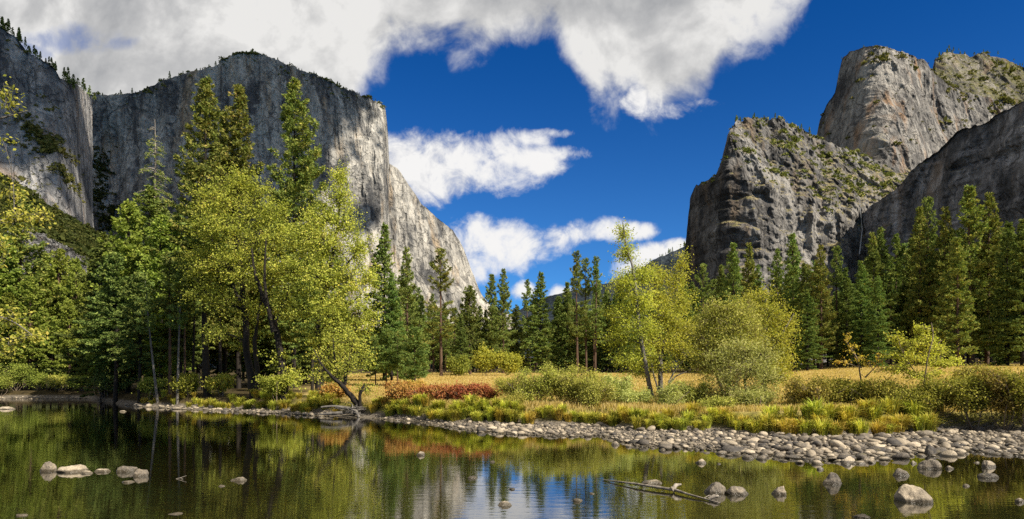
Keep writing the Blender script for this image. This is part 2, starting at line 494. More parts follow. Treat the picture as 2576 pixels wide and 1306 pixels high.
    h = t.m('ADD', t.m('ADD', t.m('MULTIPLY', joint, -0.4), t.m('ADD', t.m('MULTIPLY', s1.outputs[1], 0.5), t.m('MULTIPLY', s2.outputs[1], 0.28))), t.m('ADD', t.m('MULTIPLY', fine, 0.9), t.m('ADD', t.m('MULTIPLY', st2, 0.9), t.m('MULTIPLY', st, 0.8))))
    bp = t.n('ShaderNodeBump')
    bp.inputs['Strength'].default_value = 1.0; bp.inputs['Distance'].default_value = 5.5 / sc
    t.l(h, bp.inputs['Height']); t.l(bp.outputs[0], b.inputs['Normal'])
    t.l(b.outputs[0], out.inputs[0])
    return m_


VEG = ((0.10, 0.098, 0.038), (0.24, 0.20, 0.10), (0.36, 0.295, 0.19))
M['elcap'] = granite_mat('granite_captain', (0.450, 0.418, 0.363), (0.274, 0.257, 0.228), (0.089, 0.087, 0.086), (0.370, 0.274, 0.173), None, 1.0, 0.52)
M['leftwall'] = granite_mat('granite_left_wall', (0.421, 0.397, 0.374), (0.223, 0.216, 0.210), (0.076, 0.077, 0.083), (0.292, 0.210, 0.153), (VEG[0], VEG[0], VEG[1]), 1.0, 0.45, 0.62, 0.8)
M['cath'] = granite_mat('granite_spire', (0.28, 0.26, 0.235), (0.145, 0.135, 0.125), (0.05, 0.047, 0.045), (0.2, 0.145, 0.095), VEG, 0.7, 0.48, 0.60, 0.80)
M['cathmid'] = granite_mat('granite_mid_spire', (0.330, 0.302, 0.264), (0.194, 0.179, 0.162), (0.061, 0.057, 0.055), (0.302, 0.173, 0.089), VEG, 0.7, 0.5, 0.78, 0.95)
M['tower'] = granite_mat('granite_tower', (0.347, 0.332, 0.332), (0.174, 0.166, 0.166), (0.073, 0.073, 0.076), (0.247, 0.181, 0.131), (VEG[0], VEG[0], VEG[1]), 1.0, 0.42, 0.7, 0.9)
M['upper'] = granite_mat('brushy_granite', (0.276, 0.246, 0.208), (0.154, 0.139, 0.116), (0.054, 0.050, 0.046), (0.191, 0.123, 0.069), (VEG[0], VEG[0], VEG[1]), 0.5, 0.45, 0.35, 0.55)
M['ridge'] = granite_mat('haze_blue_ridge', (0.054, 0.066, 0.078), (0.024, 0.033, 0.042), (0.012, 0.018, 0.025), (0.042, 0.048, 0.054), None, 0.2, 0.45, sc=0.5)  # blue of distant haze put into the forest's base colour
M['scree'] = granite_mat('grey_scree', (0.27, 0.26, 0.25), (0.13, 0.125, 0.12), (0.03, 0.03, 0.03), (0.18, 0.15, 0.12), None, 0.15, 0.5, sc=5.0)
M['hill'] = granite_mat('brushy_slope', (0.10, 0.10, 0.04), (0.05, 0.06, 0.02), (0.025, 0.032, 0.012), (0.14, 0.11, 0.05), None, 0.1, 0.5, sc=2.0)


def stone_mat():
    m_, t = new_mat('river_stone')
    out = t.n('ShaderNodeOutputMaterial')
    tc = t.n('ShaderNodeTexCoord'); oi = t.n('ShaderNodeObjectInfo'); geo = t.n('ShaderNodeNewGeometry')
    v = t.n('ShaderNodeVectorMath', operation='ADD')
    t.l(geo.outputs['Position'], v.inputs[0])
    big = t.noise(v.outputs[0], 2.2, 5.0, 0.65, 0.5)
    sp = t.noise(v.outputs[0], 26.0, 4.0, 0.7)
    r = t.m('FRACT', t.m('ADD', oi.outputs['Random'], geo.outputs['Random Per Island']))
    f = t.m('ADD', t.m('MULTIPLY', t.m('SUBTRACT', big, 0.5), 1.3), t.m('MULTIPLY_ADD', r, 0.75, t.m('MULTIPLY', t.m('SUBTRACT', sp, 0.5), 0.9)))
    col = t.ramp(f, [(0.0, (0.050, 0.044, 0.039)), (0.25, (0.125, 0.104, 0.080)), (0.6, (0.30, 0.243, 0.172)), (1.0, (0.54, 0.45, 0.33))])
    lich = t.smooth(t.noise(v.outputs[0], 5.0, 5.0, 0.65), 0.58, 0.72)
    col = t.mix(t.m('MULTIPLY', lich, 0.5), col, (0.20, 0.17, 0.07))
    sep = t.n('ShaderNodeSeparateXYZ'); t.l(geo.outputs['Position'], sep.inputs[0])
    wet = t.smooth(t.m('ADD', sep.outputs[2], t.m('MULTIPLY', t.m('SUBTRACT', big, 0.5), 0.06)), 0.085, 0.04)
    col = t.mix(t.m('MULTIPLY', wet, 0.85), col, (0.045, 0.035, 0.02))
    b = t.n('ShaderNodeBsdfPrincipled')
    t.l(col, b.inputs['Base Color'])
    t.l(t.m('MULTIPLY_ADD', wet, -0.5, 0.8), b.inputs['Roughness'])
    b.inputs['Specular IOR Level'].default_value = 0.3
    bp = t.n('ShaderNodeBump'); bp.inputs['Strength'].default_value = 0.9; bp.inputs['Distance'].default_value = 0.05
    t.l(t.m('ADD', big, t.m('MULTIPLY', sp, 0.4)), bp.inputs['Height']); t.l(bp.outputs[0], b.inputs['Normal'])
    t.l(b.outputs[0], out.inputs[0])
    return m_


M['stone'] = stone_mat()


def ground_mat():
    m_, t = new_mat('valley_ground')
    out = t.n('ShaderNodeOutputMaterial')
    geo = t.n('ShaderNodeNewGeometry')
    pos = geo.outputs['Position']
    sep = t.n('ShaderNodeSeparateXYZ'); t.l(pos, sep.inputs[0])
    z = sep.outputs[2]
    # river bed
    vor = t.n('ShaderNodeTexVoronoi'); vor.inputs['Scale'].default_value = 3.0; vor.inputs['Randomness'].default_value = 1.0
    wob = t.n('ShaderNodeVectorMath', operation='MULTIPLY_ADD')
    nv = t.n('ShaderNodeTexNoise'); nv.inputs['Scale'].default_value = 2.0
    t.l(pos, nv.inputs['Vector']); t.l(nv.outputs[1], wob.inputs[0]); wob.inputs[1].default_value = (0.35, 0.35, 0.0); t.l(pos, wob.inputs[2])
    t.l(wob.outputs[0], vor.inputs['Vector'])
    bedn = t.noise(pos, 0.7, 5.0, 0.65)
    bed = t.ramp(t.m('ADD', t.m('MULTIPLY', t.m('SUBTRACT', bedn, 0.5), 1.2), t.m('SUBTRACT', 0.8, t.m('MULTIPLY', vor.outputs['Distance'], 1.1))),
                 [(0.1, (0.03, 0.024, 0.011)), (0.45, (0.14, 0.108, 0.042)), (0.85, (0.34, 0.265, 0.115))])
    grav = t.ramp(t.noise(pos, 7.0, 6.0, 0.7), [(0.3, (0.05, 0.043, 0.035)), (0.55, (0.16, 0.135, 0.105)), (0.75, (0.30, 0.26, 0.21))])
    gn = t.noise(t.mapping(pos, (1, 0.35, 1)), 0.09, 6.0, 0.65)
    dry = t.ramp(t.m('ADD', t.m('MULTIPLY', gn, 0.7), t.m('MULTIPLY', t.noise(pos, 2.5, 5.0, 0.7), 0.3)),
                 [(0.3, (0.32, 0.26, 0.08)), (0.5, (0.52, 0.38, 0.15)), (0.7, (0.60, 0.48, 0.22))])
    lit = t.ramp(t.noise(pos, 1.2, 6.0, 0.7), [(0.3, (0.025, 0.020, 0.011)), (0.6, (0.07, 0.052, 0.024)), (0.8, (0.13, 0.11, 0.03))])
    # forest floor under the trees of the left bank
    y_ = sep.outputs[1]
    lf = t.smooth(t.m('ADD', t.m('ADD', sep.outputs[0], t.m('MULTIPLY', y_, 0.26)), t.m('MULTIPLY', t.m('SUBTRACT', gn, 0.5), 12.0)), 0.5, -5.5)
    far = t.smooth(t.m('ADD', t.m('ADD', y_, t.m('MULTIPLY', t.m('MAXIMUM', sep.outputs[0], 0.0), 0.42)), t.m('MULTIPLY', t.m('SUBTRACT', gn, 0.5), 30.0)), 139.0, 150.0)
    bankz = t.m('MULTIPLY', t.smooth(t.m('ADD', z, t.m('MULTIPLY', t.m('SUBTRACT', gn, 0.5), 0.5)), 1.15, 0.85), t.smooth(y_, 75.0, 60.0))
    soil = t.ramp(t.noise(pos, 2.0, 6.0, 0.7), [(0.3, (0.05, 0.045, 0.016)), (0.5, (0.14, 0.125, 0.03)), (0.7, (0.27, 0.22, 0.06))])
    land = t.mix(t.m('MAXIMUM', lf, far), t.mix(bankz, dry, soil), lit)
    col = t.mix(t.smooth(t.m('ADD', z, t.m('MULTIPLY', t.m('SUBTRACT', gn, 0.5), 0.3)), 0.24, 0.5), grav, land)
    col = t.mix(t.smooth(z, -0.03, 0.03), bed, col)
    b = t.n('ShaderNodeBsdfPrincipled')
    t.l(col, b.inputs['Base Color'])
    b.inputs['Roughness'].default_value = 0.95
    b.inputs['Specular IOR Level'].default_value = 0.05
    bp = t.n('ShaderNodeBump'); bp.inputs['Strength'].default_value = 0.8; bp.inputs['Distance'].default_value = 0.1
    t.l(t.m('ADD', t.m('MULTIPLY', vor.outputs['Distance'], -1.0), t.noise(pos, 5.0, 6.0, 0.7)), bp.inputs['Height'])
    t.l(bp.outputs[0], b.inputs['Normal'])
    t.l(b.outputs[0], out.inputs[0])
    return m_


M['ground'] = ground_mat()


def water_mat():
    m_, t = new_mat('river_water')
    out = t.n('ShaderNodeOutputMaterial')
    geo = t.n('ShaderNodeNewGeometry')
    pos = geo.outputs['Position']
    n1 = t.noise(t.mapping(pos, (0.8, 3.2, 1), rot=(0, 0, R(4))), 1.6, 4.0, 0.55, 0.3)
    n2 = t.noise(t.mapping(pos, (0.16, 0.5, 1), rot=(0, 0, R(-7))), 1.0, 3.0, 0.5)
    patch = t.smooth(t.noise(t.mapping(pos, (0.035, 0.12, 1)), 1.0, 3.0, 0.5), 0.42, 0.66)
    h = t.m('ADD', t.m('MULTIPLY', n1, t.m('MULTIPLY_ADD', patch, 0.75, 0.45)), t.m('MULTIPLY', n2, 0.9))
    bp = t.n('ShaderNodeBump'); bp.inputs['Strength'].default_value = 1.0; bp.inputs['Distance'].default_value = 0.0028
    t.l(h, bp.inputs['Height'])
    fr = t.n('ShaderNodeFresnel'); fr.inputs[0].default_value = 1.33
    t.l(bp.outputs[0], fr.inputs[1])
    gl = t.n('ShaderNodeBsdfGlossy'); gl.inputs['Roughness'].default_value = 0.02
    t.l(bp.outputs[0], gl.inputs['Normal'])
    tr = t.n('ShaderNodeBsdfTransparent'); tr.inputs[0].default_value = (0.76, 0.69, 0.42, 1)
    mx = t.n('ShaderNodeMixShader')
    silt = t.n('ShaderNodeBsdfDiffuse'); silt.inputs[0].default_value = (0.16, 0.145, 0.05, 1)
    body = t.n('ShaderNodeMixShader'); body.inputs[0].default_value = 0.08
    t.l(tr.outputs[0], body.inputs[1]); t.l(silt.outputs[0], body.inputs[2])
    fac = t.m('MULTIPLY_ADD', fr.outputs[0], 1.35, 0.16, clamp=True)
    t.l(fac, mx.inputs[0]); t.l(body.outputs[0], mx.inputs[1]); t.l(gl.outputs[0], mx.inputs[2])
    t.l(mx.outputs[0], out.inputs[0])
    return m_


M['water'] = water_mat()

# ------------------------------------------------------------------ ground and river
SH_U = np.array([-3000, -600, 0, 240, 255, 330, 450, 650, 820, 950, 1050, 1150, 1250, 1400, 1500, 1600, 1800, 1900, 2050, 2200, 2300, 2450, 2576, 3200, 6000], float)
SH_V = np.array([1003, 1003, 1003, 1003, 1008, 1022, 1030, 1039, 1047, 1053, 1062, 1078, 1090, 1098, 1096, 1122, 1134, 1144, 1157, 1157, 1142, 1134, 1143, 1160, 1160], float)
SH_D = CAM_Z * F / (SH_V - HV)
BW_U = np.array([-3000, 0, 240, 330, 650, 820, 950, 1100, 1250, 1500, 1800, 2300, 2576, 6000], float)
BW_W = np.array([3, 3, 2.0, 3.6, 3.6, 2.0, 1.2, 2.4, 5.0, 5.8, 7.2, 7.6, 7.0, 7.0], float)


def u_of(X, Y):
    return 1288 + F * X / np.maximum(Y, 0.5)


def shore(u):
    return np.interp(u, SH_U, SH_D)


def barw(u):
    return np.interp(u, BW_U, BW_W)


def gz(X, Y):
    X, Y = np.asarray(X, float), np.asarray(Y, float)
    u = u_of(X, Y)
    e = Y - shore(u) + 0.9 * pnoise(X * 0.35, Y * 0.35, 1.5)
    w = barw(u)
    bed = np.maximum(-0.62, 0.075 * e) + 0.05 * pnoise(X * 0.8, Y * 0.8, 3.3)
    bar = 0.20 * np.clip(e / w, 0, 1)
    e2 = e - w
    bank = 0.72 * sstep(e2, -0.2, 1.3)
    slope = 0.0262 + 0.021 * sstep(u, 1750, 2350)
    mead = np.maximum(e2 - 1.0, 0)
    top = 6.3 + 2.0 * sstep(u, 1750, 2350)
    mz = slope * mead
    mz = np.where(mz > top - 2, top - 2 + (1 - np.exp(-(mz - top + 2) / 2)) * 2, mz)
    land = bar + bank + mz + (0.07 * pnoise(X * 0.2, Y * 0.2, 8.0) + 0.03 * pnoise(X * 1.1, Y * 1.1, 2.0)) * sstep(e2, 0, 3)
    z = np.where(e > 0, land, bed)
    near = sstep(-X, 10.8, 13.5) * sstep(Y, 17.5, 14.0) * 1.8      # near bank at the left, outside the picture
    z = z + near
    z = z + 2.2 * sstep(-Y, -3.0, 2.0)                             # the bank the view is taken from
    return z


def axis(parts):
    out = [parts[0][0]]
    for a, b, st in parts:
        n = max(1, int(round((b - a) / st)))
        out += list(a + (b - a) * np.arange(1, n + 1) / n)
    return np.array(out)


xs = axis([(-4000, -400, 200), (-400, -120, 20), (-120, -60, 2), (-60, 60, 0.4), (60, 130, 2), (130, 400, 18), (400, 4000, 200)])
ys = axis([(-60, 0, 6), (0, 60, 0.4), (60, 180, 2), (180, 500, 20), (500, 6000, 250)])
gx, gy = np.meshgrid(xs, ys)
gv = np.stack([gx, gy, gz(gx, gy)], -1).reshape(-1, 3)
nx, ny = len(xs), len(ys)
ii = (np.arange(ny - 1)[:, None] * nx + np.arange(nx - 1)[None]).reshape(-1)
struct('ground', mesh_from('ground', gv, [np.stack([ii, ii + 1, ii + nx + 1, ii + nx], -1)], M['ground']), 'golden meadow, gravel shore and river bed')

wv = np.array([[-260, -30, 0], [260, -30, 0], [260, 110, 0], [-260, 110, 0]], float)
struct('water', mesh_from('water', wv, [np.array([[0, 1, 2, 3]])], M['water'], False), 'calm clear river reflecting trees and sky')


# ------------------------------------------------------------------ cliffs
def smooth_curve(U, c, k):
    cu = np.array([p[0] for p in c], float); cv = np.array([p[1] for p in c], float)
    y = np.interp(U, cu, cv)
    if k > 1:
        ker = np.ones(k) / k
        y = np.convolve(np.pad(y, (k // 2, k - 1 - k // 2), mode='edge'), ker, mode='valid')
    return y


def massif(name, mat, u0, u1, nu, curves, rows, amp=1.0, seed=0.0, back=250, drop=120, rimj=2.0, vert=1.0, label=None, extra=None, sm=7, fl=1.0, rowsm=1, dome=0.0):
    """curves: bottom to top, each ([(u, v)...], [(u, Y)...]); rows: grid rows between neighbouring curves"""
    U = np.linspace(u0, u1, nu)
    cv = [(smooth_curve(U, a, 3), smooth_curve(U, b, sm)) for a, b in curves]
    lastv = cv[-1][0] + rimj * (fbm(U * 0.06 + seed, seed, 0, 4) * 2.2)
    cv[-1] = (lastv, cv[-1][1])
    for c in cv[1:-1]:
        c[0][:] += 16 * fbm(U * 0.022 + seed, seed + 2, 0, 4) * 2
    V_, Y_, dm = [], [], []
    nseg = len(cv) - 1
    for k in range(nseg):
        for r in range(rows[k]):
            t = r / rows[k]
            V_.append(cv[k][0] * (1 - t) + cv[k + 1][0] * t)
            Y_.append(cv[k][1] * (1 - t) + cv[k + 1][1] * t)
    V_.append(cv[-1][0]); Y_.append(cv[-1][1])
    V_ = np.array(V_); Y_ = np.array(Y_)
    if rowsm > 1:
        ker = np.ones(rowsm) / rowsm
        for _ in range(2):
            Yp = np.pad(Y_, ((rowsm // 2, rowsm - 1 - rowsm // 2), (0, 0)), mode='edge')
            Y_ = np.apply_along_axis(lambda c: np.convolve(c, ker, mode='valid'), 0, Yp)
    UU = np.broadcast_to(U, V_.shape)
    X = (UU - 1288) * Y_ / F
    Z = CAM_Z - (V_ - HV) * Y_ / F
    a = X * 0.8 + Y_ * 0.6
    wx = a + 14 * fbm(a / 90, Z / 160, seed, 3)
    d = 26 * fbm(wx / 120, Z / (260 * vert), seed + 3, 4)
    fl1 = 1 - np.abs(pnoise(wx / 34, Z / (300 * vert), seed + 7)) * 2.6
    fl2 = 1 - np.abs(pnoise(wx / 13 + 3, Z / (110 * vert), seed + 11)) * 2.6
    fl3 = 1 - np.abs(pnoise(wx / 5.5 + 3, Z / (45 * vert), seed + 13)) * 2.6
    d = d + fl * (10 * fl1 + 4.0 * fl2 + 1.7 * fl3)
    d = d + 7 * np.abs(fbm(a / 45, Z / 45, seed + 21, 5)) + 2.2 * fbm(a / 9, Z / 9, seed + 5, 4)
    stp = Z + 16 * fbm(a / 60, Z / 80, seed + 31, 3)
    led = (stp / 62.0) % 1.0
    d = d + 5.0 * (led - 0.5) * sstep(fbm(a / 70, Z / 70, seed + 41, 2), -0.05, 0.35)
    if dome:
        d = d + dome * np.abs(fbm(a / 70, Z / 55, seed + 61, 3)) + 0.35 * dome * np.abs(fbm(a / 24, Z / 18, seed + 67, 3))
    if extra is not None:
        d = d + extra(UU, V_, a, Z)
    d = d - d.mean()
    fade = np.ones(V_.shape[0]); fade[-1] = 0.5
    Yd = Y_ - amp * d * fade[:, None]
    s = Yd / Y_
    X = X * (0.5 + 0.5 * s)
    grid = np.stack([X, Yd, Z], -1)
    # over the top and down the far side, so the mass has thickness
    bk = []
    top = grid[-1]
    for t in (0.12, 0.35, 0.7, 1.0):
        q = top.copy()
        q[:, 0] *= 1 + back * t / q[:, 1]
        q[:, 1] += back * t
        q[:, 2] -= drop * t ** 1.6
        q[:, 2] += 0.6 * fbm(U * 0.05, t * 5, seed, 3)
        bk.append(q)
    q = top.copy(); q[:, 0] *= 1 + back / q[:, 1]; q[:, 1] += back; q[:, 2] = -20
    bk.append(q)
    grid = np.concatenate([grid, np.array(bk)], 0)
    # side closures
    nr = grid.shape[0]
    V = grid.reshape(-1, 3)
    i = (np.arange(nr - 1)[:, None] * nu + np.arange(nu - 1)[None]).reshape(-1)
    me = mesh_from(name, V, [np.stack([i, i + 1, i + nu + 1, i + nu], -1)], mat, True)
    o = struct(name, me, label)
    return dict(o=o, U=U, top=top, grid=grid, rows=rows, nu=nu, cv=cv)


def pillar(UU, V_, a, Z):     # pale exfoliated apron at the foot of the left wall
    g = np.exp(-((UU - 150) / 45) ** 2) * sstep(V_, 330, 380)
    gully = -60 * np.exp(-((UU - 250) / 26) ** 2)
    return 22 * g


LW = massif('cliff', M['leftwall'], -420, 234, 620,
            [([(-420, 640), (234, 640)], [(-420, 640), (60, 690), (150, 700), (190, 740), (234, 860)]),
             ([(-420, -60), (-150, 20), (0, 66), (40, 93), (65, 128), (130, 163), (150, 195), (185, 205), (215, 232), (240, 250)],
              [(-420, 700), (60, 760), (150, 775), (190, 820), (234, 940)])],
            [380], amp=0.8, seed=2.0, label='grey granite wall at the left edge', extra=pillar, rimj=2.4)

def nose(UU, V_, a, Z):
    bay = -38 * np.exp(-((UU - 265) / 42) ** 2) * sstep(V_, 240, 360)
    ns = 8 * np.exp(-((UU - 905) / 60) ** 2)
    return bay + ns


EC = massif('cliff', M['elcap'], 195, 980, 1000,
            [([(195, 790), (980, 800)], [(195, 1130), (560, 1180), (800, 1240), (930, 1290), (965, 1310), (980, 1350)]),
             ([(195, 235), (228, 240), (300, 238), (350, 230), (400, 207), (450, 189), (500, 181), (530, 172), (560, 158), (600, 147), (640, 143), (690, 151),
               (740, 170), (800, 195), (860, 222), (920, 245), (955, 258), (970, 275), (976, 330), (980, 420)],
              [(195, 1210), (560, 1270), (800, 1335), (930, 1390), (965, 1410), (980, 1450)])],
            [460], amp=0.85, seed=11.0, label='huge pale granite monolith with a domed rim and a sheer nose', extra=nose, rimj=1.6, vert=1.5)

SE = massif('cliff', M['elcap'], 880, 1300, 420,
            [([(880, 830), (1300, 830)], [(880, 1400), (1000, 1470), (1300, 1560)]),
             ([(880, 400), (980, 412), (1000, 424), (1030, 468), (1060, 512), (1100, 548), (1140, 580), (1165, 622), (1190, 690), (1212, 742), (1240, 775), (1300, 800)],
              [(880, 1480), (1000, 1560), (1140, 1640), (1300, 1680)])],
            [300], amp=0.6, seed=23.0, label='bright granite apron sloping down to the right of the nose', rimj=1.6, vert=1.3)

UC = massif('cliff', M['upper'], 2300, 2800, 260,
            [([(2300, 330), (2800, 330)], [(2300, 1450), (2800, 1450)]),
             ([(2300, 250), (2340, 200), (2350, 152), (2375, 132), (2420, 136), (2450, 143), (2480, 137), (2530, 150), (2576, 166), (2800, 190)], [(2300, 1560), (2800, 1720)])],
            [140], amp=0.9, seed=33.0, label='brushy summit behind the middle spire', rimj=2.5, fl=0.5)

def midc(UU, V_, a, Z):
    ridge = np.exp(-((UU - (2235 + (V_ - 120) * 0.33)) / 26) ** 2) * sstep(V_, 125, 190) * sstep(V_, 420, 330)
    gul = np.exp(-((UU - (2305 + (V_ - 150) * 0.42)) / 14) ** 2) * sstep(V_, 170, 230)
    g2 = np.exp(-((UU - (2380 + (V_ - 230) * 0.8)) / 12) ** 2) * sstep(V_, 235, 280)
    return 7 * ridge - 22 * gul - 14 * g2


MC = massif('cliff', M['cathmid'], 2040, 2760, 760,
            [([(2040, 560), (2760, 560)], [(2040, 1230), (2100, 1150), (2245, 1030), (2420, 1110), (2760, 1320)]),
             ([(2040, 430), (2055, 338), (2062, 305), (2080, 262), (2102, 230), (2110, 185), (2120, 145), (2140, 128), (2180, 116), (2215, 112), (2262, 126), (2300, 139),
               (2325, 150), (2347, 182), (2380, 216), (2430, 231), (2500, 250), (2560, 262), (2650, 290), (2760, 320)],
              [(2040, 1300), (2100, 1235), (2225, 1140), (2300, 1200), (2420, 1320), (2760, 1460)])],
            [330], amp=0.75, seed=41.0, label='tall rounded granite spire lit on its right side', extra=midc, rimj=2.4, fl=0.75, sm=150, dome=9)

def lowc(UU, V_, a, Z):
    rec = -30 * np.exp(-((UU - 2168) / 22) ** 2) * sstep(V_, 515, 560)
    pil = 12 * np.exp(-((UU - 2045) / 9) ** 2) * sstep(V_, 500, 525) * sstep(V_, 640, 600)
    return rec + pil


LC = massif('cliff', M['cath'], 1712, 2300, 760,
            [([(1712, 800), (2300, 800)], [(1712, 960), (1800, 860), (1900, 830), (2080, 850), (2300, 900)]),
             ([(1712, 724), (1722, 645), (1736, 506), (1752, 468), (1797, 454), (1818, 412), (1832, 352), (1852, 372), (1872, 410), (1912, 455), (1962, 487), (2032, 506), (2100, 518), (2150, 521), (2200, 516), (2300, 505)],
              [(1712, 970), (1800, 880), (1900, 860), (2080, 885), (2150, 915), (2300, 980)]),
             ([(1712, 720), (1722, 640), (1736, 500), (1752, 463), (1797, 448), (1816, 400), (1830, 340), (1850, 309), (1900, 304), (1960, 309), (2010, 320), (2045, 337), (2070, 352), (2110, 368), (2160, 391), (2210, 410), (2300, 430)],
              [(1712, 975), (1800, 890), (1850, 905), (1900, 960), (2080, 1060), (2300, 1120)])],
            [240, 160], amp=0.95, seed=57.0, label='lower granite spire with a brushy sloping top', extra=lowc, rimj=3.0, sm=75, rowsm=51, dome=24, fl=0.55)

LT = massif('cliff', M['tower'], 2172, 2820, 640,
            [([(2172, 860), (2820, 860)], [(2172, 900), (2250, 850), (2400, 770), (2576, 700), (2820, 640)]),
             ([(2172, 535), (2195, 515), (2225, 496), (2260, 472), (2290, 432), (2320, 405), (2370, 370), (2410, 327), (2432, 318), (2480, 309), (2502, 290), (2540, 270), (2576, 252), (2700, 215), (2820, 190)],
              [(2172, 930), (2250, 880), (2400, 800), (2576, 730), (2820, 670)])],
            [330], amp=1.15, seed=71.0, label='dark leaning granite wall at the right edge', rimj=2.6, back=160, dome=20)

RG = massif('ridge', M['ridge'], 1260, 2000, 300,
            [([(1260, 900), (2000, 900)], [(1260, 2600), (2000, 2600)]),
             ([(1260, 800), (1380, 745), (1480, 722), (1530, 712), (1600, 684), (1640, 655), (1700, 630), (1760, 598), (2000, 540)], [(1260, 3200), (2000, 3200)])],
            [80], amp=1.2, seed=83.0, label='far wooded ridge closing the valley', rimj=1.5, fl=0.4)

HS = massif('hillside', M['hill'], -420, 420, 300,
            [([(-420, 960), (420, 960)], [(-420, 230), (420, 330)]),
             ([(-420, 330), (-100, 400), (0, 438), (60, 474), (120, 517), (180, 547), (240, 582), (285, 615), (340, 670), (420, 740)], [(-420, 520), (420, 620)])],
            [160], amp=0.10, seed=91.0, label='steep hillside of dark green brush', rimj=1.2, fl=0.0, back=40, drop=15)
SR = massif('scree', M['scree'], 20, 330, 240,
            [([(20, 690), (330, 715)], [(20, 330), (330, 352)]),
             ([(20, 545), (70, 570), (110, 592), (170, 625), (220, 655), (270, 690), (330, 712)], [(20, 400), (330, 400)])],
            [90], amp=0.12, seed=95.0, label='grey rock slide below the brushy hillside', rimj=2, fl=0.2, back=10, drop=6)


def brush(name, ms, n_bush, test, size, leaves, mat, label, seed=1):
    g = np.random.default_rng(seed)
    grid = ms['grid'][:sum(ms['rows']) + 1]
    nr, nu = grid.shape[:2]
    dZ = np.gradient(grid, axis=0); dX = np.gradient(grid, axis=1)
    nrm = np.cross(dX, dZ); nrm /= np.linalg.norm(nrm, axis=-1)[..., None] + 1e-9
    area = np.linalg.norm(np.cross(dX, dZ), axis=-1)
    w = area * test(grid, nrm, np.linspace(0, 1, nr)[:, None])
    w = np.clip(w, 0, None).ravel(); w /= w.sum()
    k = g.choice(len(w), n_bush, p=w)
    c = grid.reshape(-1, 3)[k]
    mb = MB()
    s = size * g.lognormal(0, 0.45, n_bush)
    C = np.repeat(c, leaves, 0); S = np.repeat(s, leaves)
    dr = g.normal(size=(len(C), 3)); dr /= np.linalg.norm(dr, axis=1)[:, None]
    dr[:, 2] = np.abs(dr[:, 2])
    C = C + dr * (S * g.uniform(0.5, 1.0, len(C)))[:, None] * np.array([1, 1, 0.75])
    tang = g.normal(size=(len(C), 3)) + dr * 0.3
    mb.blades(C, tang, S * 0.75, S * 0.5)
    o = link(name, mb.mesh(name, mat))
    return tag(o, label, None, None, 'stuff')


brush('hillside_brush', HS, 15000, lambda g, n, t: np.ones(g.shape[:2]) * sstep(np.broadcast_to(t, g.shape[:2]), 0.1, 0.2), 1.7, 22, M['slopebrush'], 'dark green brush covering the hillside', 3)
brush('scree_rubble', SR, 2600, lambda g, n, t: np.ones(g.shape[:2]), 0.9, 5, M['scree'], 'broken grey blocks of the rock slide', 13)
def ledge(g, n, t):
    return sstep(n[..., 2], 0.2, 0.65) * (0.12 + sstep(fbm(g[..., 0] / 40, g[..., 1] / 40, g[..., 2] / 40, 3), -0.05, 0.3))
brush('ledge_brush', LC, 750, lambda g, n, t: ledge(g, n, t) * sstep(np.broadcast_to(t, g.shape[:2]), 0.5, 0.62), 2.6, 22, M['brush'], 'green brush on the sloping top of the lower spire', 4)
brush('ledge_brush', MC, 420, lambda g, n, t: ledge(g, n, t) * (0.1 + sstep(np.broadcast_to(t, g.shape[:2]), 0.86, 0.97)), 3.6, 22, M['brush'], 'brush on the head and ledges of the middle spire', 5)
brush('ledge_brush', UC, 900, lambda g, n, t: ledge(g, n, t), 4.0, 20, M['brush'], 'brush on the summit behind', 6)
def seen(g):
    return 1288 + F * g[..., 0] / g[..., 1], HV - (g[..., 2] - CAM_Z) * F / g[..., 1]
def lw_band(g, n, t):
    u, v = seen(g)
    return ledge(g, n, t) * 0.3 + 2.0 * np.exp(-((v - (265 + u * 0.95)) / 26) ** 2) * sstep(u, 20, 70) * sstep(u, 215, 170) * sstep(fbm(g[..., 0] / 25, g[..., 2] / 25, 0, 3), -.2, .2)
def ec_gully(g, n, t):
    u, v = seen(g)
    return np.exp(-((u - (235 + (v - 400) * 0.15)) / 34) ** 2) * sstep(v, 330, 430) * sstep(fbm(g[..., 0] / 30, g[..., 2] / 30, 0, 3), -.15, .25)
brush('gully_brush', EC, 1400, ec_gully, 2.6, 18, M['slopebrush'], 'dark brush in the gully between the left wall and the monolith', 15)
brush('ledge_brush', LW, 900, lw_band, 2.2, 20, M['brush'], 'brush on ledges of the left wall', 8)
brush('ledge_brush', EC, 420, lambda g, n, t: ledge(g, n, t) * sstep(np.broadcast_to(t, g.shape[:2]), 0.93, 0.995), 2.6, 20, M['brush'], 'low brush along the rim of the monolith', 9)

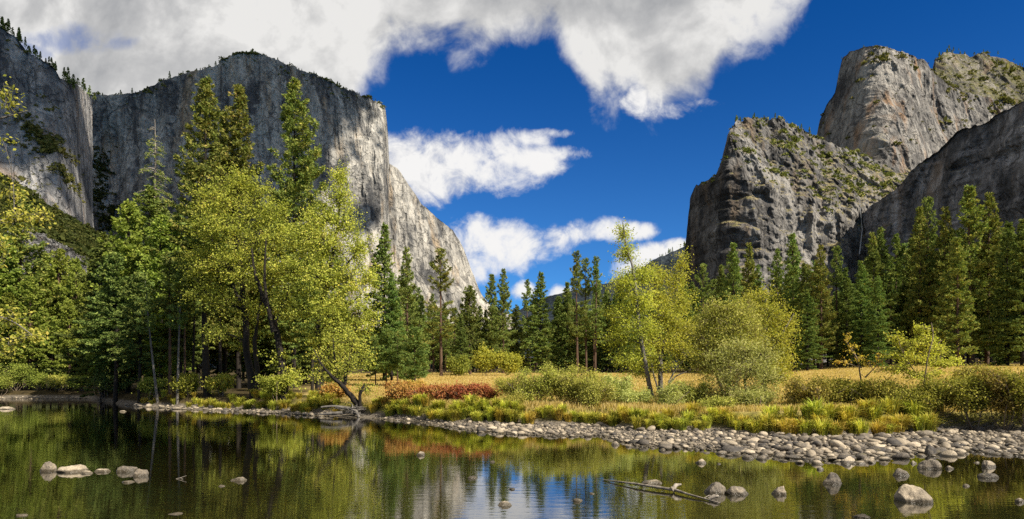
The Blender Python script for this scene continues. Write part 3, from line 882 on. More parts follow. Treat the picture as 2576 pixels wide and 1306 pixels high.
# unseen cloud added above the picture, placed and shaped to shade the left walls
def shade_cloud():
    g = np.random.default_rng(12)
    mb_v, mb_f, n = [], [], 0
    import bmesh
    bm = bmesh.new(); bmesh.ops.create_icosphere(bm, subdivisions=2, radius=1.0)
    iv = np.array([v.co[:] for v in bm.verts]); fi = np.array([[v.index for v in f.verts] for f in bm.faces]); bm.free()
    lumps = []
    # where the shade falls on the wall: (u, v, Y, radius in metres)
    for (u, v, Y, r, k, sp) in [(70, 170, 760, 80, 22, 90), (120, 330, 740, 40, 10, 60), (330, 350, 1240, 150, 30, 150), (480, 240, 1260, 100, 22, 130), (600, 220, 1290, 60, 16, 110), (330, 560, 1190, 130, 22, 120),
                                (760, 240, 1320, 34, 12, 90), (240, 420, 1180, 120, 24, 90), (740, 330, 1290, 17, 150, 95), (860, 250, 1340, 13, 110, 60), (690, 520, 1240, 16, 70, 80), (90, 420, 740, 14, 50, 50)]:  # many small scattered lumps added to soften the shadow's edge
        base = P(u, v, Y)
        for q in range(k):
            rr = r * g.uniform(0.25, 0.75)
            lumps.append((base + sv * ((1700 + g.normal() * 30 - base[2]) / sv[2]) + np.array([g.normal() * sp, g.normal() * sp * 0.8, g.normal() * 20]), rr))
    for c, r in lumps:
        d = iv * (1 + 0.22 * fbm(iv[:, 0] * 1.5 + c[0], iv[:, 1] * 1.5 + c[1], iv[:, 2] * 1.5, 3))[:, None]
        mb_v.append(c + d * r * np.array([1, 1, 0.55])); mb_f.append(fi + n); n += len(iv)
    m_, t = new_mat('cloud_white')
    out = t.n('ShaderNodeOutputMaterial'); df = t.n('ShaderNodeBsdfDiffuse'); df.inputs[0].default_value = (0.9, 0.9, 0.9, 1)
    t.l(df.outputs[0], out.inputs[0])
    struct('cloud', mesh_from('cloud', np.concatenate(mb_v), [np.concatenate(mb_f)], m_), 'unseen white cloud placed to shade the left walls')


shade_cloud()

# thin waterfall in the notch
wf = MB()
p0 = P(2164, 522, 905); p1 = P(2162, 640, 880)
wf.tube([p0, p0 * 0.5 + p1 * 0.5 + np.array([0, -6, 0]), p1], [0.3, 0.5, 0.8], 6)
m_, t_ = new_mat('falling_water')
_o = t_.n('ShaderNodeOutputMaterial'); _b = t_.n('ShaderNodeBsdfPrincipled'); _b.inputs['Base Color'].default_value = (0.2, 0.21, 0.22, 1); t_.l(_b.outputs[0], _o.inputs[0])
tag(link('waterfall', wf.mesh('waterfall', m_, True)), 'thin waterfall dropping from the dark notch between two cliffs', 'waterfall')


# ------------------------------------------------------------------ conifers
def conifer_meshes(name, H, Rb, c0, bark, leafm, seed, shape=0.85, droop=0.25, nbr=230, clump=0.55, per=5, gap=0.25, needle=0.42, wid=0.16, upturn=0.15, trunk_r=None, flat=0.6):
    g = np.random.default_rng(seed)
    tr, cr = MB(), MB()
    r0 = trunk_r or H * 0.014
    hs = np.linspace(0, 1, 14)
    lean = g.normal(size=2) * H * 0.006
    tp = np.stack([lean[0] * np.sin(hs * 2.2), lean[1] * np.sin(hs * 1.7), hs * H], -1)
    tr.tube(tp, r0 * (1 - hs) ** 0.85 + 0.02, 8, 0.05)
    axis_at = lambda t: np.array([np.interp(t, hs, tp[:, 0]), np.interp(t, hs, tp[:, 1]), t * H])
    C, Dv = [], []
    asym = 1 + 0.22 * g.normal(size=8)
    gaps = g.normal(size=(12, 6))
    for k in range(nbr):
        t = c0 + (1 - c0) * ((k + g.uniform()) / nbr) ** 0.92
        az = g.uniform(0, 2 * math.pi)
        s = (1 - t) / (1 - c0)
        L = Rb * (s ** shape) * (1 - 0.35 * sstep(s, 0.8, 1.0)) * g.uniform(0.62, 1.12) * asym[int(az / 6.283 * 8) % 8] + 0.25
        gp = gaps[int(t * 12) % 12, int(az / 6.283 * 6) % 6]
        if gp < -0.6 and g.uniform() < gap * 2.2:
            continue
        if g.uniform() < gap * 0.4:
            L *= g.uniform(0.3, 0.7)
        a0 = axis_at(t)
        dr = np.array([math.cos(az), math.sin(az), 0])
        rise = 0.55 * (1 - s) ** 1.2 - droop * s + g.normal() * 0.10
        q = np.linspace(0, 1, 5)
        bp = a0[None] + dr[None] * (q * L)[:, None] + np.array([0, 0, 1.0])[None] * (L * (rise * q + upturn * q ** 2.2))[:, None]
        tr.tube(bp[[0, 2, 4]], [r0 * 0.2 * (0.35 + 0.65 * s), r0 * 0.1 * (0.35 + 0.65 * s), 0.012], 3)
        ncl = max(2, int(L * 0.85 / clump * 2.0))
        qs = np.sort(1 - (g.uniform(0, 1, ncl) ** 1.35) * 0.8)
        side = np.array([-dr[1], dr[0], 0])
        wl = 0.42 * L * (1.12 - qs) + 0.12
        cc = np.stack([np.interp(qs, q, bp[:, j]) for j in range(3)], -1)
        cc = cc + side[None] * (g.uniform(-1, 1, ncl) * wl)[:, None]
        cc = np.repeat(cc, int(per * 1.5), 0)
        dd = g.normal(size=cc.shape) * np.array([1, 1, flat]) + dr[None] * 0.8 + np.array([0, 0, 0.25])
        dd /= np.linalg.norm(dd, axis=1)[:, None]
        C.append(cc + dd * needle * 0.5 + g.normal(size=cc.shape) * clump * 0.16)
        Dv.append(dd)
    # leader
    n = 24
    z = H * (1 - g.uniform(0, 0.05, n))
    C.append(np.stack([tp[-1, 0] + g.normal(size=n) * 0.10, tp[-1, 1] + g.normal(size=n) * 0.10, z], -1)); Dv.append(g.normal(size=(n, 3)) + np.array([0, 0, 1.6]))
    C = np.concatenate(C); Dv = np.concatenate(Dv)
    sz = g.uniform(0.75, 1.5, len(C))
    cr.blades(C, Dv, needle * 0.85 * sz, wid * 1.0 * sz)
    return tr.mesh(name + '_trunk', bark, True), cr.mesh(name + '_crown', leafm, False), H


PROTO = {}
PROTO['pond_a'] = conifer_meshes('ponderosa', 32, 5.2, 0.16, M['bark_red'], M['pine'], 101, 0.8, 0.22, 210, 0.62, 8, 0.35, 0.60, 0.20, 0.25)
PROTO['pond_b'] = conifer_meshes('ponderosa', 34, 4.8, 0.28, M['bark_red'], M['pine'], 102, 0.62, 0.25, 160, 0.62, 8, 0.5, 0.60, 0.20, 0.25)
PROTO['pond_c'] = conifer_meshes('ponderosa', 30, 5.4, 0.10, M['bark_red'], M['pine'], 103, 0.75, 0.18, 230, 0.62, 8, 0.3, 0.60, 0.20, 0.22)
PROTO['fir_a'] = conifer_meshes('fir', 30, 5.2, 0.05, M['bark_dark'], M['fir'], 111, 0.9, 0.30, 300, 0.55, 8, 0.2, 0.52, 0.19, 0.12, None, 0.35)
PROTO['fir_b'] = conifer_meshes('fir', 28, 5.6, 0.05, M['bark_dark'], M['fir'], 112, 0.8, 0.34, 300, 0.55, 8, 0.3, 0.52, 0.19, 0.1, None, 0.35)
PROTO['fir_c'] = conifer_meshes('fir', 28, 4.8, 0.30, M['bark_dark'], M['fir'], 113, 0.6, 0.34, 240, 0.55, 8, 0.3, 0.52, 0.19, 0.1, None, 0.35)
PROTO['cedar_a'] = conifer_meshes('cedar', 24, 4.3, 0.08, M['bark_red'], M['cedar'], 121, 0.65, 0.32, 300, 0.50, 8, 0.28, 0.42, 0.22, 0.28, None, 0.9)
PROTO['cedar_b'] = conifer_meshes('cedar', 26, 4.9, 0.10, M['bark_red'], M['cedar'], 122, 0.6, 0.30, 300, 0.50, 8, 0.35, 0.42, 0.22, 0.30, None, 0.9)
PROTO['near_a'] = conifer_meshes('tall_pine', 33, 5.2, 0.15, M['bark_red'], M['pine_tan'], 131, 0.78, 0.18, 430, 0.40, 8, 0.28, 0.38, 0.12, 0.3, 0.30)
PROTO['near_b'] = conifer_meshes('tall_pine', 33, 4.7, 0.15, M['bark_red'], M['pine_tan'], 132, 0.8, 0.15, 430, 0.40, 8, 0.25, 0.38, 0.12, 0.3, 0.28)
PROTO['young_a'] = conifer_meshes('young_pine', 6.0, 1.7, 0.10, M['bark_red'], M['young'], 141, 0.7, 0.05, 120, 0.22, 8, 0.2, 0.32, 0.06, 0.35, 0.09)
PROTO['young_b'] = conifer_meshes('young_pine', 6.0, 1.35, 0.28, M['bark_red'], M['young'], 142, 0.7, 0.05, 95, 0.22, 8, 0.3, 0.32, 0.06, 0.35, 0.08)
PROTO['bole'] = conifer_meshes('slim_pine', 22, 2.0, 0.55, M['bark_red'], M['pine'], 151, 0.6, 0.25, 80, 0.6, 7, 0.5, 0.55, 0.2, 0.2, 0.22)

TREE_N = [0]


def conifer(kind, u, vtop, Y, label, name='conifer', cat='conifer', group=None, wide=1.0, mat=None, bark=None, X=None):
    tr, cr, H = PROTO[kind]
    x = (u - 1288) * Y / F if X is None else X
    z = float(gz(x, Y)) - 0.15
    h = (CAM_Z - (vtop - HV) * Y / F) - z
    s = h / H
    t = thing(name, label, cat, (x, Y, z), group)
    t.scale = (s * wide, s * wide, s)
    t.rotation_euler = (0, 0, rng.uniform(0, 6.28))
    a = link('trunk', tr, t); b = link('crown', cr, t)
    if mat:
        b.material_slots[0].link = 'OBJECT'; b.material_slots[0].material = M[mat]
    if bark:
        a.material_slots[0].link = 'OBJECT'; a.material_slots[0].material = M[bark]
    return t


# left bank, far bend of the river
for k, u, v, Y, lab, w, m in [
    ('pond_c', 48, 486, 96, 'brownish pine rising above the pale leaves at the left edge', 1.0, 'pine_tan'),
    ('cedar_b', -30, 560, 98, 'green conifer cut by the left edge of the picture', 1.0, None),
    ('cedar_a', 110, 640, 98, 'bright green cedar below the grey rock slide', 1.0, None),
    ('cedar_b', 152, 632, 102, 'broad sunlit cedar at the foot of the rock slide', 1.05, None),
    ('cedar_a', 192, 655, 97, 'narrow sunlit cedar right of the broad cedar below the rock slide', 0.9, None),
    ('cedar_b', 226, 676, 94, 'small sunlit cedar beside the dark conifers on the left bank', 0.8, None),
    ('cedar_a', 10, 600, 94, 'yellow green conifer behind the overhanging pale leaves', 1.0, None),
    ('cedar_b', 75, 700, 92, 'low bushy green cedar over the far left shore', 1.1, None),
    ('cedar_a', 175, 760, 92, 'lowest sunlit cedar standing on the far left shore', 1.1, None),
    ('cedar_b', 20, 740, 93, 'dense green cedar at the far left waterline', 1.2, None)]:
    conifer(k, u, v, Y, lab, 'cedar_tree' if 'cedar' in k else 'pine_tree', 'tree', 'conifers at the river bend', w, m)
# dark group between bend and cottonwoods
for k, u, v, Y, lab, w, m in [
    ('fir_a', 258, 588, 78, 'dark fir beside the sunlit cedars with a low pointed top', 1.1, None),
    ('cedar_a', 322, 512, 74, 'tall conifer with a bright yellow green top left of the bare snag', 1.0, 'cedar'),
    ('fir_c', 290, 640, 70, 'dark green conifer over the undercut bank', 1.0, 'fir'),
    ('cedar_b', 408, 548, 70, 'bright green cedar in front of the snag', 1.1, 'cedar'),
    ('fir_b', 370, 470, 84, 'dark fir whose crown fills in around the foot of the snag', 1.1, 'pine'),
    ('fir_a', 450, 520, 80, 'dark fir between the snag and the tall left pine', 1.0, 'pine'),
    ('fir_c', 350, 690, 64, 'shaded fir low over the left bank', 1.0, None),
    ('fir_c', 500, 560, 74, 'shaded fir under the tall left pine', 1.0, None),
    ('fir_c', 455, 690, 66, 'shaded bushy fir left of the cottonwood trunks', 1.1, None),
    ('fir_a', 560, 600, 82, 'shaded fir behind the left cottonwood', 1.1, None),
    ('fir_b', 760, 620, 84, 'shaded fir behind the right cottonwood', 1.1, None),
    ('fir_a', 660, 640, 86, 'shaded fir behind the pair of cottonwoods', 1.1, None),
    ('fir_b', 850, 640, 88, 'dark fir mostly hidden by the golden crown', 1.0, None)]:
    conifer(k, u, v, Y, lab, 'fir_tree' if 'fir' in k else 'cedar_tree', 'tree', 'conifers on the left bank', w, m, 'bark_dark')
for k, u, v, Y, lab, w in [
    ('near_a', 513, 198, 72, 'tallest ragged pine, leftmost of the three above the cottonwoods', 0.95),
    ('near_b', 600, 222, 75, 'middle pine of the three above the cottonwoods', 0.95),
    ('near_b', 566, 285, 77, 'short pine top tucked behind the middle pine', 0.7),
    ('near_a', 738, 207, 74, 'dark pine standing alone right of the other two tall pines', 0.92)]:
    conifer(k, u, v, Y, lab, 'pine_tree', 'tree', 'tall pines above the cottonwoods', w, None, 'bark_dark')
# meadow edge, left to centre
for k, u, v, Y, lab, w, m in [
    ('fir_a', 968, 566, 96, 'dark pointed fir next to the golden cottonwood crown', 0.95, 'pine'),
    ('pond_a', 1026, 626, 108, 'brownish pine against the pale apron right of the dark fir', 0.85, 'pine'),
    ('pond_b', 1110, 628, 116, 'lone tall pine with bare trunk before the foot of the pale apron', 0.95, 'pine_tan'),
    ('fir_a', 985, 690, 92, 'lower green conifer at the foot of the dark pointed fir', 0.9, 'young'),
    ('pond_c', 1060, 745, 120, 'small conifer between the two pines before the apron', 0.8, None),
    ('cedar_b', 1183, 722, 128, 'bushy broad conifer where the apron meets the meadow', 1.05, 'fir'),
    ('fir_b', 1160, 790, 124, 'dark conifer leaning into the bushy broad one', 1.0, None),
    ('pond_c', 1236, 692, 146, 'pine in the gap right of the apron, left of a taller twin', 0.8, None),
    ('pond_a', 1266, 680, 140, 'taller twin pine in the gap right of the apron', 0.85, None),
    ('pond_b', 1328, 705, 152, 'thin pine in the middle of the valley gap', 0.8, None),
    ('fir_a', 1361, 686, 142, 'full dark conifer in the middle of the valley gap', 1.15, 'pine'),
    ('fir_b', 1300, 768, 148, 'low conifer between the pines of the valley gap', 1.1, 'pine'),
    ('cedar_a', 1405, 748, 150, 'low pale green conifer left of the three slim pines', 1.0, 'young'),
    ('pond_b', 1453, 634, 138, 'tallest of the three slim pines at the end of the gap', 0.8, None),
    ('pond_b', 1475, 652, 142, 'middle one of the three slim pines at the end of the gap', 0.75, None),
    ('pond_b', 1497, 648, 139, 'right one of the three slim pines at the end of the gap', 0.75, None),
    ('pond_c', 1428, 712, 150, 'hazy green conifer just left of the slim pines', 0.9, None),
    ('fir_a', 1525, 735, 146, 'conifer between the slim pines and the pale alders', 1.0, None)]:
    conifer(k, u, v, Y, lab, 'fir_tree' if 'fir' in k else 'pine_tree', 'tree', 'trees along the meadow edge', w, m)
# right forest
for k, u, v, Y, lab, w, m in [
    ('pond_b', 1770, 666, 128, 'small pine before the left foot of the lower spire', 0.8, None),
    ('pond_c', 1846, 614, 122, 'dark pointed pine above the round willow', 0.85, None),
    ('pond_a', 1881, 616, 126, 'slender pine paired with the dark pointed one above the willow', 0.8, 'pine_tan'),
    ('fir_a', 1815, 668, 130, 'lower conifer left of the paired pines above the willow', 0.9, 'pine'),
    ('pond_a', 1956, 630, 124, 'dark pine right of the paired pines, under the pale streaked pillar', 0.8, None),
    ('pond_c', 1995, 592, 118, 'tall sunlit pine under the pale streaked pillar', 0.8, None),
    ('pond_b', 2030, 668, 128, 'thin brownish pine between the two pines below the pale pillar', 0.8, 'pine_tan'),
    ('pond_a', 2067, 620, 112, 'tall sunlit pine with a bare lower trunk over the meadow', 0.85, 'pine_tan'),
    ('pond_b', 2107, 622, 124, 'slim pine left of the waterfall notch', 0.75, None),
    ('fir_a', 2031, 730, 108, 'dense dark green young fir behind the yellow green tree', 1.1, 'young'),
    ('fir_a', 2167, 658, 112, 'bright green pointed fir below the waterfall notch', 0.9, 'young'),
    ('fir_b', 2208, 696, 108, 'smaller bright green fir right of the one below the waterfall', 0.9, 'young'),
    ('pond_a', 2190, 590, 122, 'pine right under the waterfall notch', 0.8, 'pine_tan'),
    ('pond_c', 2217, 577, 126, 'pine beside the waterfall notch, slightly taller than its neighbours', 0.75, None),
    ('pond_b', 2257, 592, 124, 'pine in front of the left edge of the leaning wall', 0.9, None),
    ('pond_c', 2312, 525, 116, 'broad sunlit pine before the leaning wall, left of a thin spike', 0.75, 'pine_tan'),
    ('pond_b', 2336, 500, 122, 'thin spiked pine behind the broad sunlit one', 0.7, None),
    ('pond_a', 2374, 527, 114, 'leaning topped pine between the spike and the tallest pair', 0.8, 'pine_tan'),
    ('pond_c', 2442, 472, 112, 'tallest pine of the right forest with a broad full crown', 0.95, 'pine_tan'),
    ('pond_a', 2482, 492, 114, 'second tallest pine of the right forest, close by the tallest', 0.9, 'pine_tan'),
    ('fir_b', 2534, 577, 108, 'dark fir right of the tallest pair', 0.9, None),
    ('fir_a', 2572, 552, 106, 'dark fir at the right edge of the picture', 1.0, None),
    ('pond_c', 2410, 600, 104, 'brownish green conifer in front of the tallest pine', 1.0, 'pine_tan'),
    ('fir_b', 2130, 700, 116, 'shaded fir between slim pine and bright firs', 0.9, None)]:
    conifer(k, u, v, Y, lab, 'fir_tree' if 'fir' in k else 'pine_tree', 'tree', 'trees of the right forest', w, m)
# young pines at the left edge of the meadow
for k, u, v, Y, lab, w in [
    ('young_a', 1044, 828, 72, 'largest young pine at the meadow edge with orange old needles', 1.0),
    ('young_b', 1000, 842, 76, 'slim young pine left of the largest young pine', 1.0),
    ('young_b', 972, 834, 74, 'rusty young pine next to the golden crown', 1.0),
    ('young_a', 1018, 868, 82, 'short young pine half behind the slim one', 0.9),
    ('young_b', 945, 850, 78, 'young pine with bare stem under the golden crown', 0.9)]:
    conifer(k, u, v, Y, lab, 'young_pine', 'young pine', 'young pines at the meadow edge', w)


# forest rows further back
def in_gap(u):
    return np.interp(u, [900, 1000, 1100, 1210, 1300, 1420, 1540, 1650, 1750, 1900, 2100, 2200, 2300, 2400, 2700], [640, 720, 770, 795, 800, 780, 745, 730, 720, 690, 690, 660, 620, 590, 590])


g = np.random.default_rng(77)
kinds = ['fir_a', 'fir_b', 'pond_a', 'pond_c', 'fir_a', 'bole', 'bole', 'pond_b']
for u0, u1, n, y0, y1, lab, grp in [
    (1000, 1560, 66, 145, 190, 'conifer in the shaded rows behind the middle of the meadow', 'forest behind the middle of the meadow'),
    (1540, 1960, 26, 140, 185, 'conifer in the shaded rows behind the alders and willow', 'forest behind the alders and willow'),
    (1960, 2640, 52, 112, 160, 'conifer in the deep shade of the right forest', 'deep shade of the right forest')]:
    for q in range(n):
        u = u0 + (u1 - u0) * (q + g.uniform(0.1, 0.9)) / n
        Y = g.uniform(y0, y1)
        k = kinds[int(g.integers(len(kinds)))]
        conifer(k, u, float(in_gap(u)) + g.uniform(-30, 60), Y, lab, 'fir_tree' if 'fir' in k else 'pine_tree', 'tree', grp, g.uniform(0.8, 1.15))
for q in range(26):
    u = 235 + (880 - 235) * (q + g.uniform(0.1, 0.9)) / 26
    Y = g.uniform(64, 105)
    k = ['bole', 'fir_c', 'fir_c', 'bole', 'cedar_b'][int(g.integers(5))]
    conifer(k, u, 640 + g.uniform(0, 150), Y, 'shaded conifer in the dark wood of the left bank', 'fir_tree' if 'fir' in k else 'pine_tree', 'tree', 'dark wood on the left bank', g.uniform(0.8, 1.1), 'fir', 'bark_dark')

for u, v, Y, lab, bk, w in [
    (398, 690, 61, 'slim pale trunk leaning left at the edge of the dark wood', 'bark_grey', 1.0), (446, 680, 59.5, 'pale crooked trunk standing right at the shaded shore', 'bark_grey', 1.0),
    (428, 640, 62, 'thicker reddish trunk between the two pale ones', 'bark_red', 1.1), (465, 660, 63, 'sunlit reddish trunk right of the pale crooked one', 'bark_red', 1.0),
    (484, 640, 65, 'thin shaded trunk right of the sunlit reddish one', 'bark_dark', 1.0), (522, 560, 60, 'thick black trunk left of the cottonwoods', 'bark_dark', 2.2), (556, 640, 61, 'dark trunk next to the cottonwood base', 'bark_dark', 1.3)]:
    t_ = conifer('bole', u, v, Y, lab, 'pine_tree', 'tree', 'trunks at the edge of the dark wood', w, 'fir', bk)
    if u in (398, 446): t_.rotation_euler = (0, R(-5 if u == 398 else 3), 0)
for u, v, Y, lab, tilt in [(127, 800, 92, 'reddish slanting trunk on the far left shore', 5), (155, 830, 93, 'pale leaning trunk on the far left shore', 14), (72, 800, 93, 'dark crossed trunk on the far left shore', -9), (178, 780, 96, 'straight reddish trunk on the far left shore', 0)]:
    t_ = conifer('bole', u, v, Y, lab, 'cedar_tree', 'tree', 'trunks on the far left shore', 1.1, 'cedar')
    t_.rotation_euler = (0, R(tilt), 0)

# dead topped snag
def snag():
    Y = 86.0
    x = (388 - 1288) * Y / F
    z = float(gz(x, Y)) - 0.1
    H = CAM_Z - (300 - HV) * Y / F - z
    t = thing('snag_tree', 'thin dead topped conifer with sparse drooping branches', 'tree', (x, Y, z))
    tr, cr = MB(), MB()
    hs = np.linspace(0, 1, 16)
    tp = np.stack([0.10 * np.sin(hs * 9), 0.1 * np.cos(hs * 7), hs * H], -1)
    tr.tube(tp, 0.34 * (1 - hs) ** 0.8 + 0.02, 7)
    g = np.random.default_rng(5)
    C, Dv = [], []
    for k in range(95):
        tt = g.uniform(0.52, 0.975)
        az = g.uniform(0, 6.28)
        s = (1 - tt) / 0.48
        L = (0.35 + 3.0 * s ** 0.8) * g.uniform(0.45, 1.2)
        d = np.array([math.cos(az), math.sin(az), 0])
        q = np.linspace(0, 1, 5)
        bp = np.array([0, 0, tt * H]) + d * (q * L)[:, None] + np.array([0, 0, 1]) * (L * (0.05 * q - 0.38 * q ** 2))[:, None]
        tr.tube(bp, 0.04 * (1 - q) + 0.012, 3)
        n = int(L * g.uniform(5, 26) * (0.15 + 0.85 * (s > 0.14)))
        qq = g.uniform(0.3, 1, n)
        c = np.stack([np.interp(qq, q, bp[:, j]) for j in range(3)], -1)
        C.append(c + g.normal(size=c.shape) * 0.09 - np.array([0, 0, 0.12])); Dv.append(g.normal(size=c.shape) + d - np.array([0, 0, 0.7]))
    C = np.concatenate(C); Dv = np.concatenate(Dv)
    cr.blades(C, Dv, g.uniform(0.25, 0.5, len(C)), 0.10)
    link('trunk', tr.mesh('snag_trunk', M['dead'], True), t); link('crown', cr.mesh('snag_crown', M['pine']), t)


snag()


# tiny conifers along the rims
def rim_mesh(seed, H=10.0, Rr=2.3):
    g = np.random.default_rng(seed)
    mb = MB()
    mb.tube([[0, 0, -1], [0, 0, H]], [0.25, 0.05], 4)
    n = 120
    t = g.uniform(0.12, 1, n)
    az = g.uniform(0, 6.28, n)
    rr = Rr * (1 - t) ** 0.8 * g.uniform(0.3, 1.0, n) + 0.15
    d = np.stack([np.cos(az), np.sin(az), np.full(n, -0.15)], -1)
    c = np.stack([np.cos(az) * rr, np.sin(az) * rr, t * H], -1)
    mb.blades(c, d + g.normal(size=(n, 3)) * 0.3, 1.5, 0.9)
    return mb.mesh('rim_conifer', M['fir'])


RIM = [rim_mesh(201), rim_mesh(202, 11, 1.9), rim_mesh(203, 8, 2.8)]


def rim_trees(ms, u0, u1, n, hmin, hmax, label, group, seed, setback=(0, 25)):
    g = np.random.default_rng(seed)
    us = g.uniform(u0, u1, n)
    for u in us:
        i = int(np.clip(np.searchsorted(ms['U'], u), 0, ms['nu'] - 1))
        p = ms['top'][i]
        sb = g.uniform(*setback)
        o = link('rim_conifer', RIM[int(g.integers(3))], None, (p[0], p[1] + sb, p[2] - 0.5 - sb * 0.12))
        s = g.uniform(hmin, hmax) / 10.0
        o.scale = (s * g.uniform(0.8, 1.2), s, s)
        o.rotation_euler = (0, 0, g.uniform(0, 6.28))
        tag(o, label, 'conifer', group)


rim_trees(LW, -20, 215, 36, 8, 15, 'tiny conifer on the rim of the left wall', 'conifers on the rim of the left wall', 301)
rim_trees(EC, 215, 540, 50, 7, 15, 'tiny conifer on the left rim of the great monolith', 'conifers on the left rim of the monolith', 302)
rim_trees(EC, 560, 965, 50, 4, 9, 'tiny conifer on the sloping right rim of the great monolith', 'conifers on the right rim of the monolith', 303, (0, 8))
rim_trees(LC, 1850, 2060, 24, 5, 11, 'tiny conifer on the rim of the lower spire', 'conifers on the rim of the lower spire', 304, (0, 10))
rim_trees(MC, 2120, 2330, 14, 3, 6, 'tiny conifer on the head of the middle spire', 'conifers on the head of the middle spire', 305, (0, 10))
rim_trees(UC, 2350, 2576, 26, 5, 12, 'tiny conifer on the summit behind the middle spire', 'conifers on the summit behind', 306, (-20, 10))
rim_trees(RG, 1530, 1760, 22, 12, 26, 'tiny conifer on the far wooded ridge', 'conifers on the far ridge', 307, (0, 10))


# ------------------------------------------------------------------ broad-leaved trees and shrubs
def bez(a, b, c, n):
    t = np.linspace(0, 1, n)[:, None]
    return (1 - t) ** 2 * a + 2 * t * (1 - t) * b + t * t * c


def leafy(name, label, cat, base_u, Y, trunks, lobes, leaf, mat, bark, tips=40, per=26, spread=0.42, group=None, leaf_w=0.62, seed=1, limb=0.09, tw=0.02, parts=('trunk', 'crown'), up=0.4, base_v=None, depth=0.85, hang=0.0, X0=None, z0=None, twigk=3, grow=1.2):
    """trunks: lists of (u, v, radius m); lobes: (u, v, ru, rv, depth offset m, weight)"""
    g = np.random.default_rng(seed)
    x0 = (base_u - 1288) * Y / F if X0 is None else X0
    zb = (float(gz(x0, Y)) - 0.12) if z0 is None else z0
    t = thing(name, label, cat, (x0, Y, zb), group)
    base = np.array([x0, Y, zb])
    k = Y / F
    tr, cr = MB(), MB()
    nodes = []
    for tk in trunks:
        pts = np.array([P(u, v, Y) - base for u, v, r in tk]); rad = np.array([r for u, v, r in tk])
        if len(tk[0]) == 3 and tk is trunks[0] or abs(pts[0, 2]) < 1.2:
            pts[0, 2] = -0.1
        pts[:, 1] += np.cumsum(g.normal(size=len(pts)) * 0.25) * (np.arange(len(pts)) > 0)
        m_ = np.linspace(0, len(pts) - 1, (len(pts) - 1) * 5 + 1)
        pp = np.stack([np.interp(m_, np.arange(len(pts)), pts[:, j]) for j in range(3)], -1)
        ker = np.array([.25, .5, .25])
        for _ in range(3):
            pp[1:-1] = pp[:-2] * .25 + pp[1:-1] * .5 + pp[2:] * .25
        rr = np.interp(m_, np.arange(len(pts)), rad)
        pp[1:-1] += g.normal(size=pp[1:-1].shape) * rr[1:-1, None] * 0.16
        rr[0] *= 1.5
        tr.tube(pp, rr, 8, 0.06)
        nodes.append(np.concatenate([pp, rr[:, None]], 1))
    nodes = np.concatenate(nodes) if nodes else np.array([[0, 0, 0, 0.05]])
    C, Dv = [], []
    for lb in lobes:
        u, v, ru, rv, dy = lb[:5]
        wt = lb[5] if len(lb) > 5 else 1.0
        c = P(u, v, Y) - base
        c[1] += dy
        ru, rv = ru * grow, rv * grow
        rad = np.array([ru * k, max(ru, rv) * k * depth, rv * k])
        # limb from the best trunk node below
        dist = np.linalg.norm(nodes[:, :3] - c, axis=1) + 1.2 * np.maximum(nodes[:, 2] - c[2] + rad[2] * 0.5, 0)
        j = int(np.argmin(dist))
        a = nodes[j, :3]
        lr = min(limb, nodes[j, 3] * 0.7)
        midp = a * 0.5 + c * 0.5 + np.array([0, 0, 0.1 * np.linalg.norm(c - a)]) + g.normal(size=3) * 0.12
        lp = bez(a, midp, c, 7)
        tr.tube(lp, np.linspace(lr, lr * 0.4, 7), 5)
        nt = max(3, int(tips * wt))
        d = g.normal(size=(nt, 3)); d /= np.linalg.norm(d, axis=1)[:, None]
        r = g.uniform(0.25, 1.0, nt) ** 0.55
        d *= (1 + 0.25 * fbm(d[:, 0] * 1.6 + u, d[:, 1] * 1.6 + v, d[:, 2] * 1.6, 2))[:, None]
        tip = c + d * r[:, None] * rad
        for q in range(nt):
            s0 = lp[int(g.integers(2, 7))]
            e = tip[q]
            if e[2] + zb < 0.15: e[2] = 0.15 - zb + g.uniform(0, 0.2)
            mp = (s0 + e) / 2 + g.normal(size=3) * 0.12 + np.array([0, 0, 0.06 - hang * 0.0])
            tp = bez(s0, mp, e, 4)
            tr.tube(tp, np.linspace(tw, tw * 0.35, 4), twigk)
            n = max(2, int(per * g.uniform(0.4, 1.6)))
            off = g.normal(size=(n, 3)) * spread * np.array([1, 1, 0.75])
            # part of the leaves sit along the twig
            al = g.uniform(0.35, 1.0, n)
            pc = np.stack([np.interp(al, np.linspace(0, 1, 4), tp[:, jj]) for jj in range(3)], -1)
            cc = pc + off * (0.35 + 0.65 * al)[:, None]
            C.append(cc)
            dd = g.normal(size=(n, 3)); dd[:, 2] += up * 0 - hang
            Dv.append(dd)
    if C:
        C = np.concatenate(C); Dv = np.concatenate(Dv)
        sz = leaf * g.uniform(0.6, 1.35, len(C))
        roll = g.normal(size=(len(C), 3))
        # leaf blades tend to face the sky and the light
        Dn = Dv / np.linalg.norm(Dv, axis=1)[:, None]
        want = np.array([0.35, -0.2, 0.8]) + g.normal(size=(len(C), 3)) * 0.75
        roll = np.cross(want, Dn) + 1e-4
        cr.blades(C, Dv, sz, sz * leaf_w, np.cross(Dn, roll) * 0 + want)
        link(parts[0], tr.mesh(name + '_' + parts[0], bark, True), t)
        link(parts[1], cr.mesh(name + '_' + parts[1], mat), t)
    return t


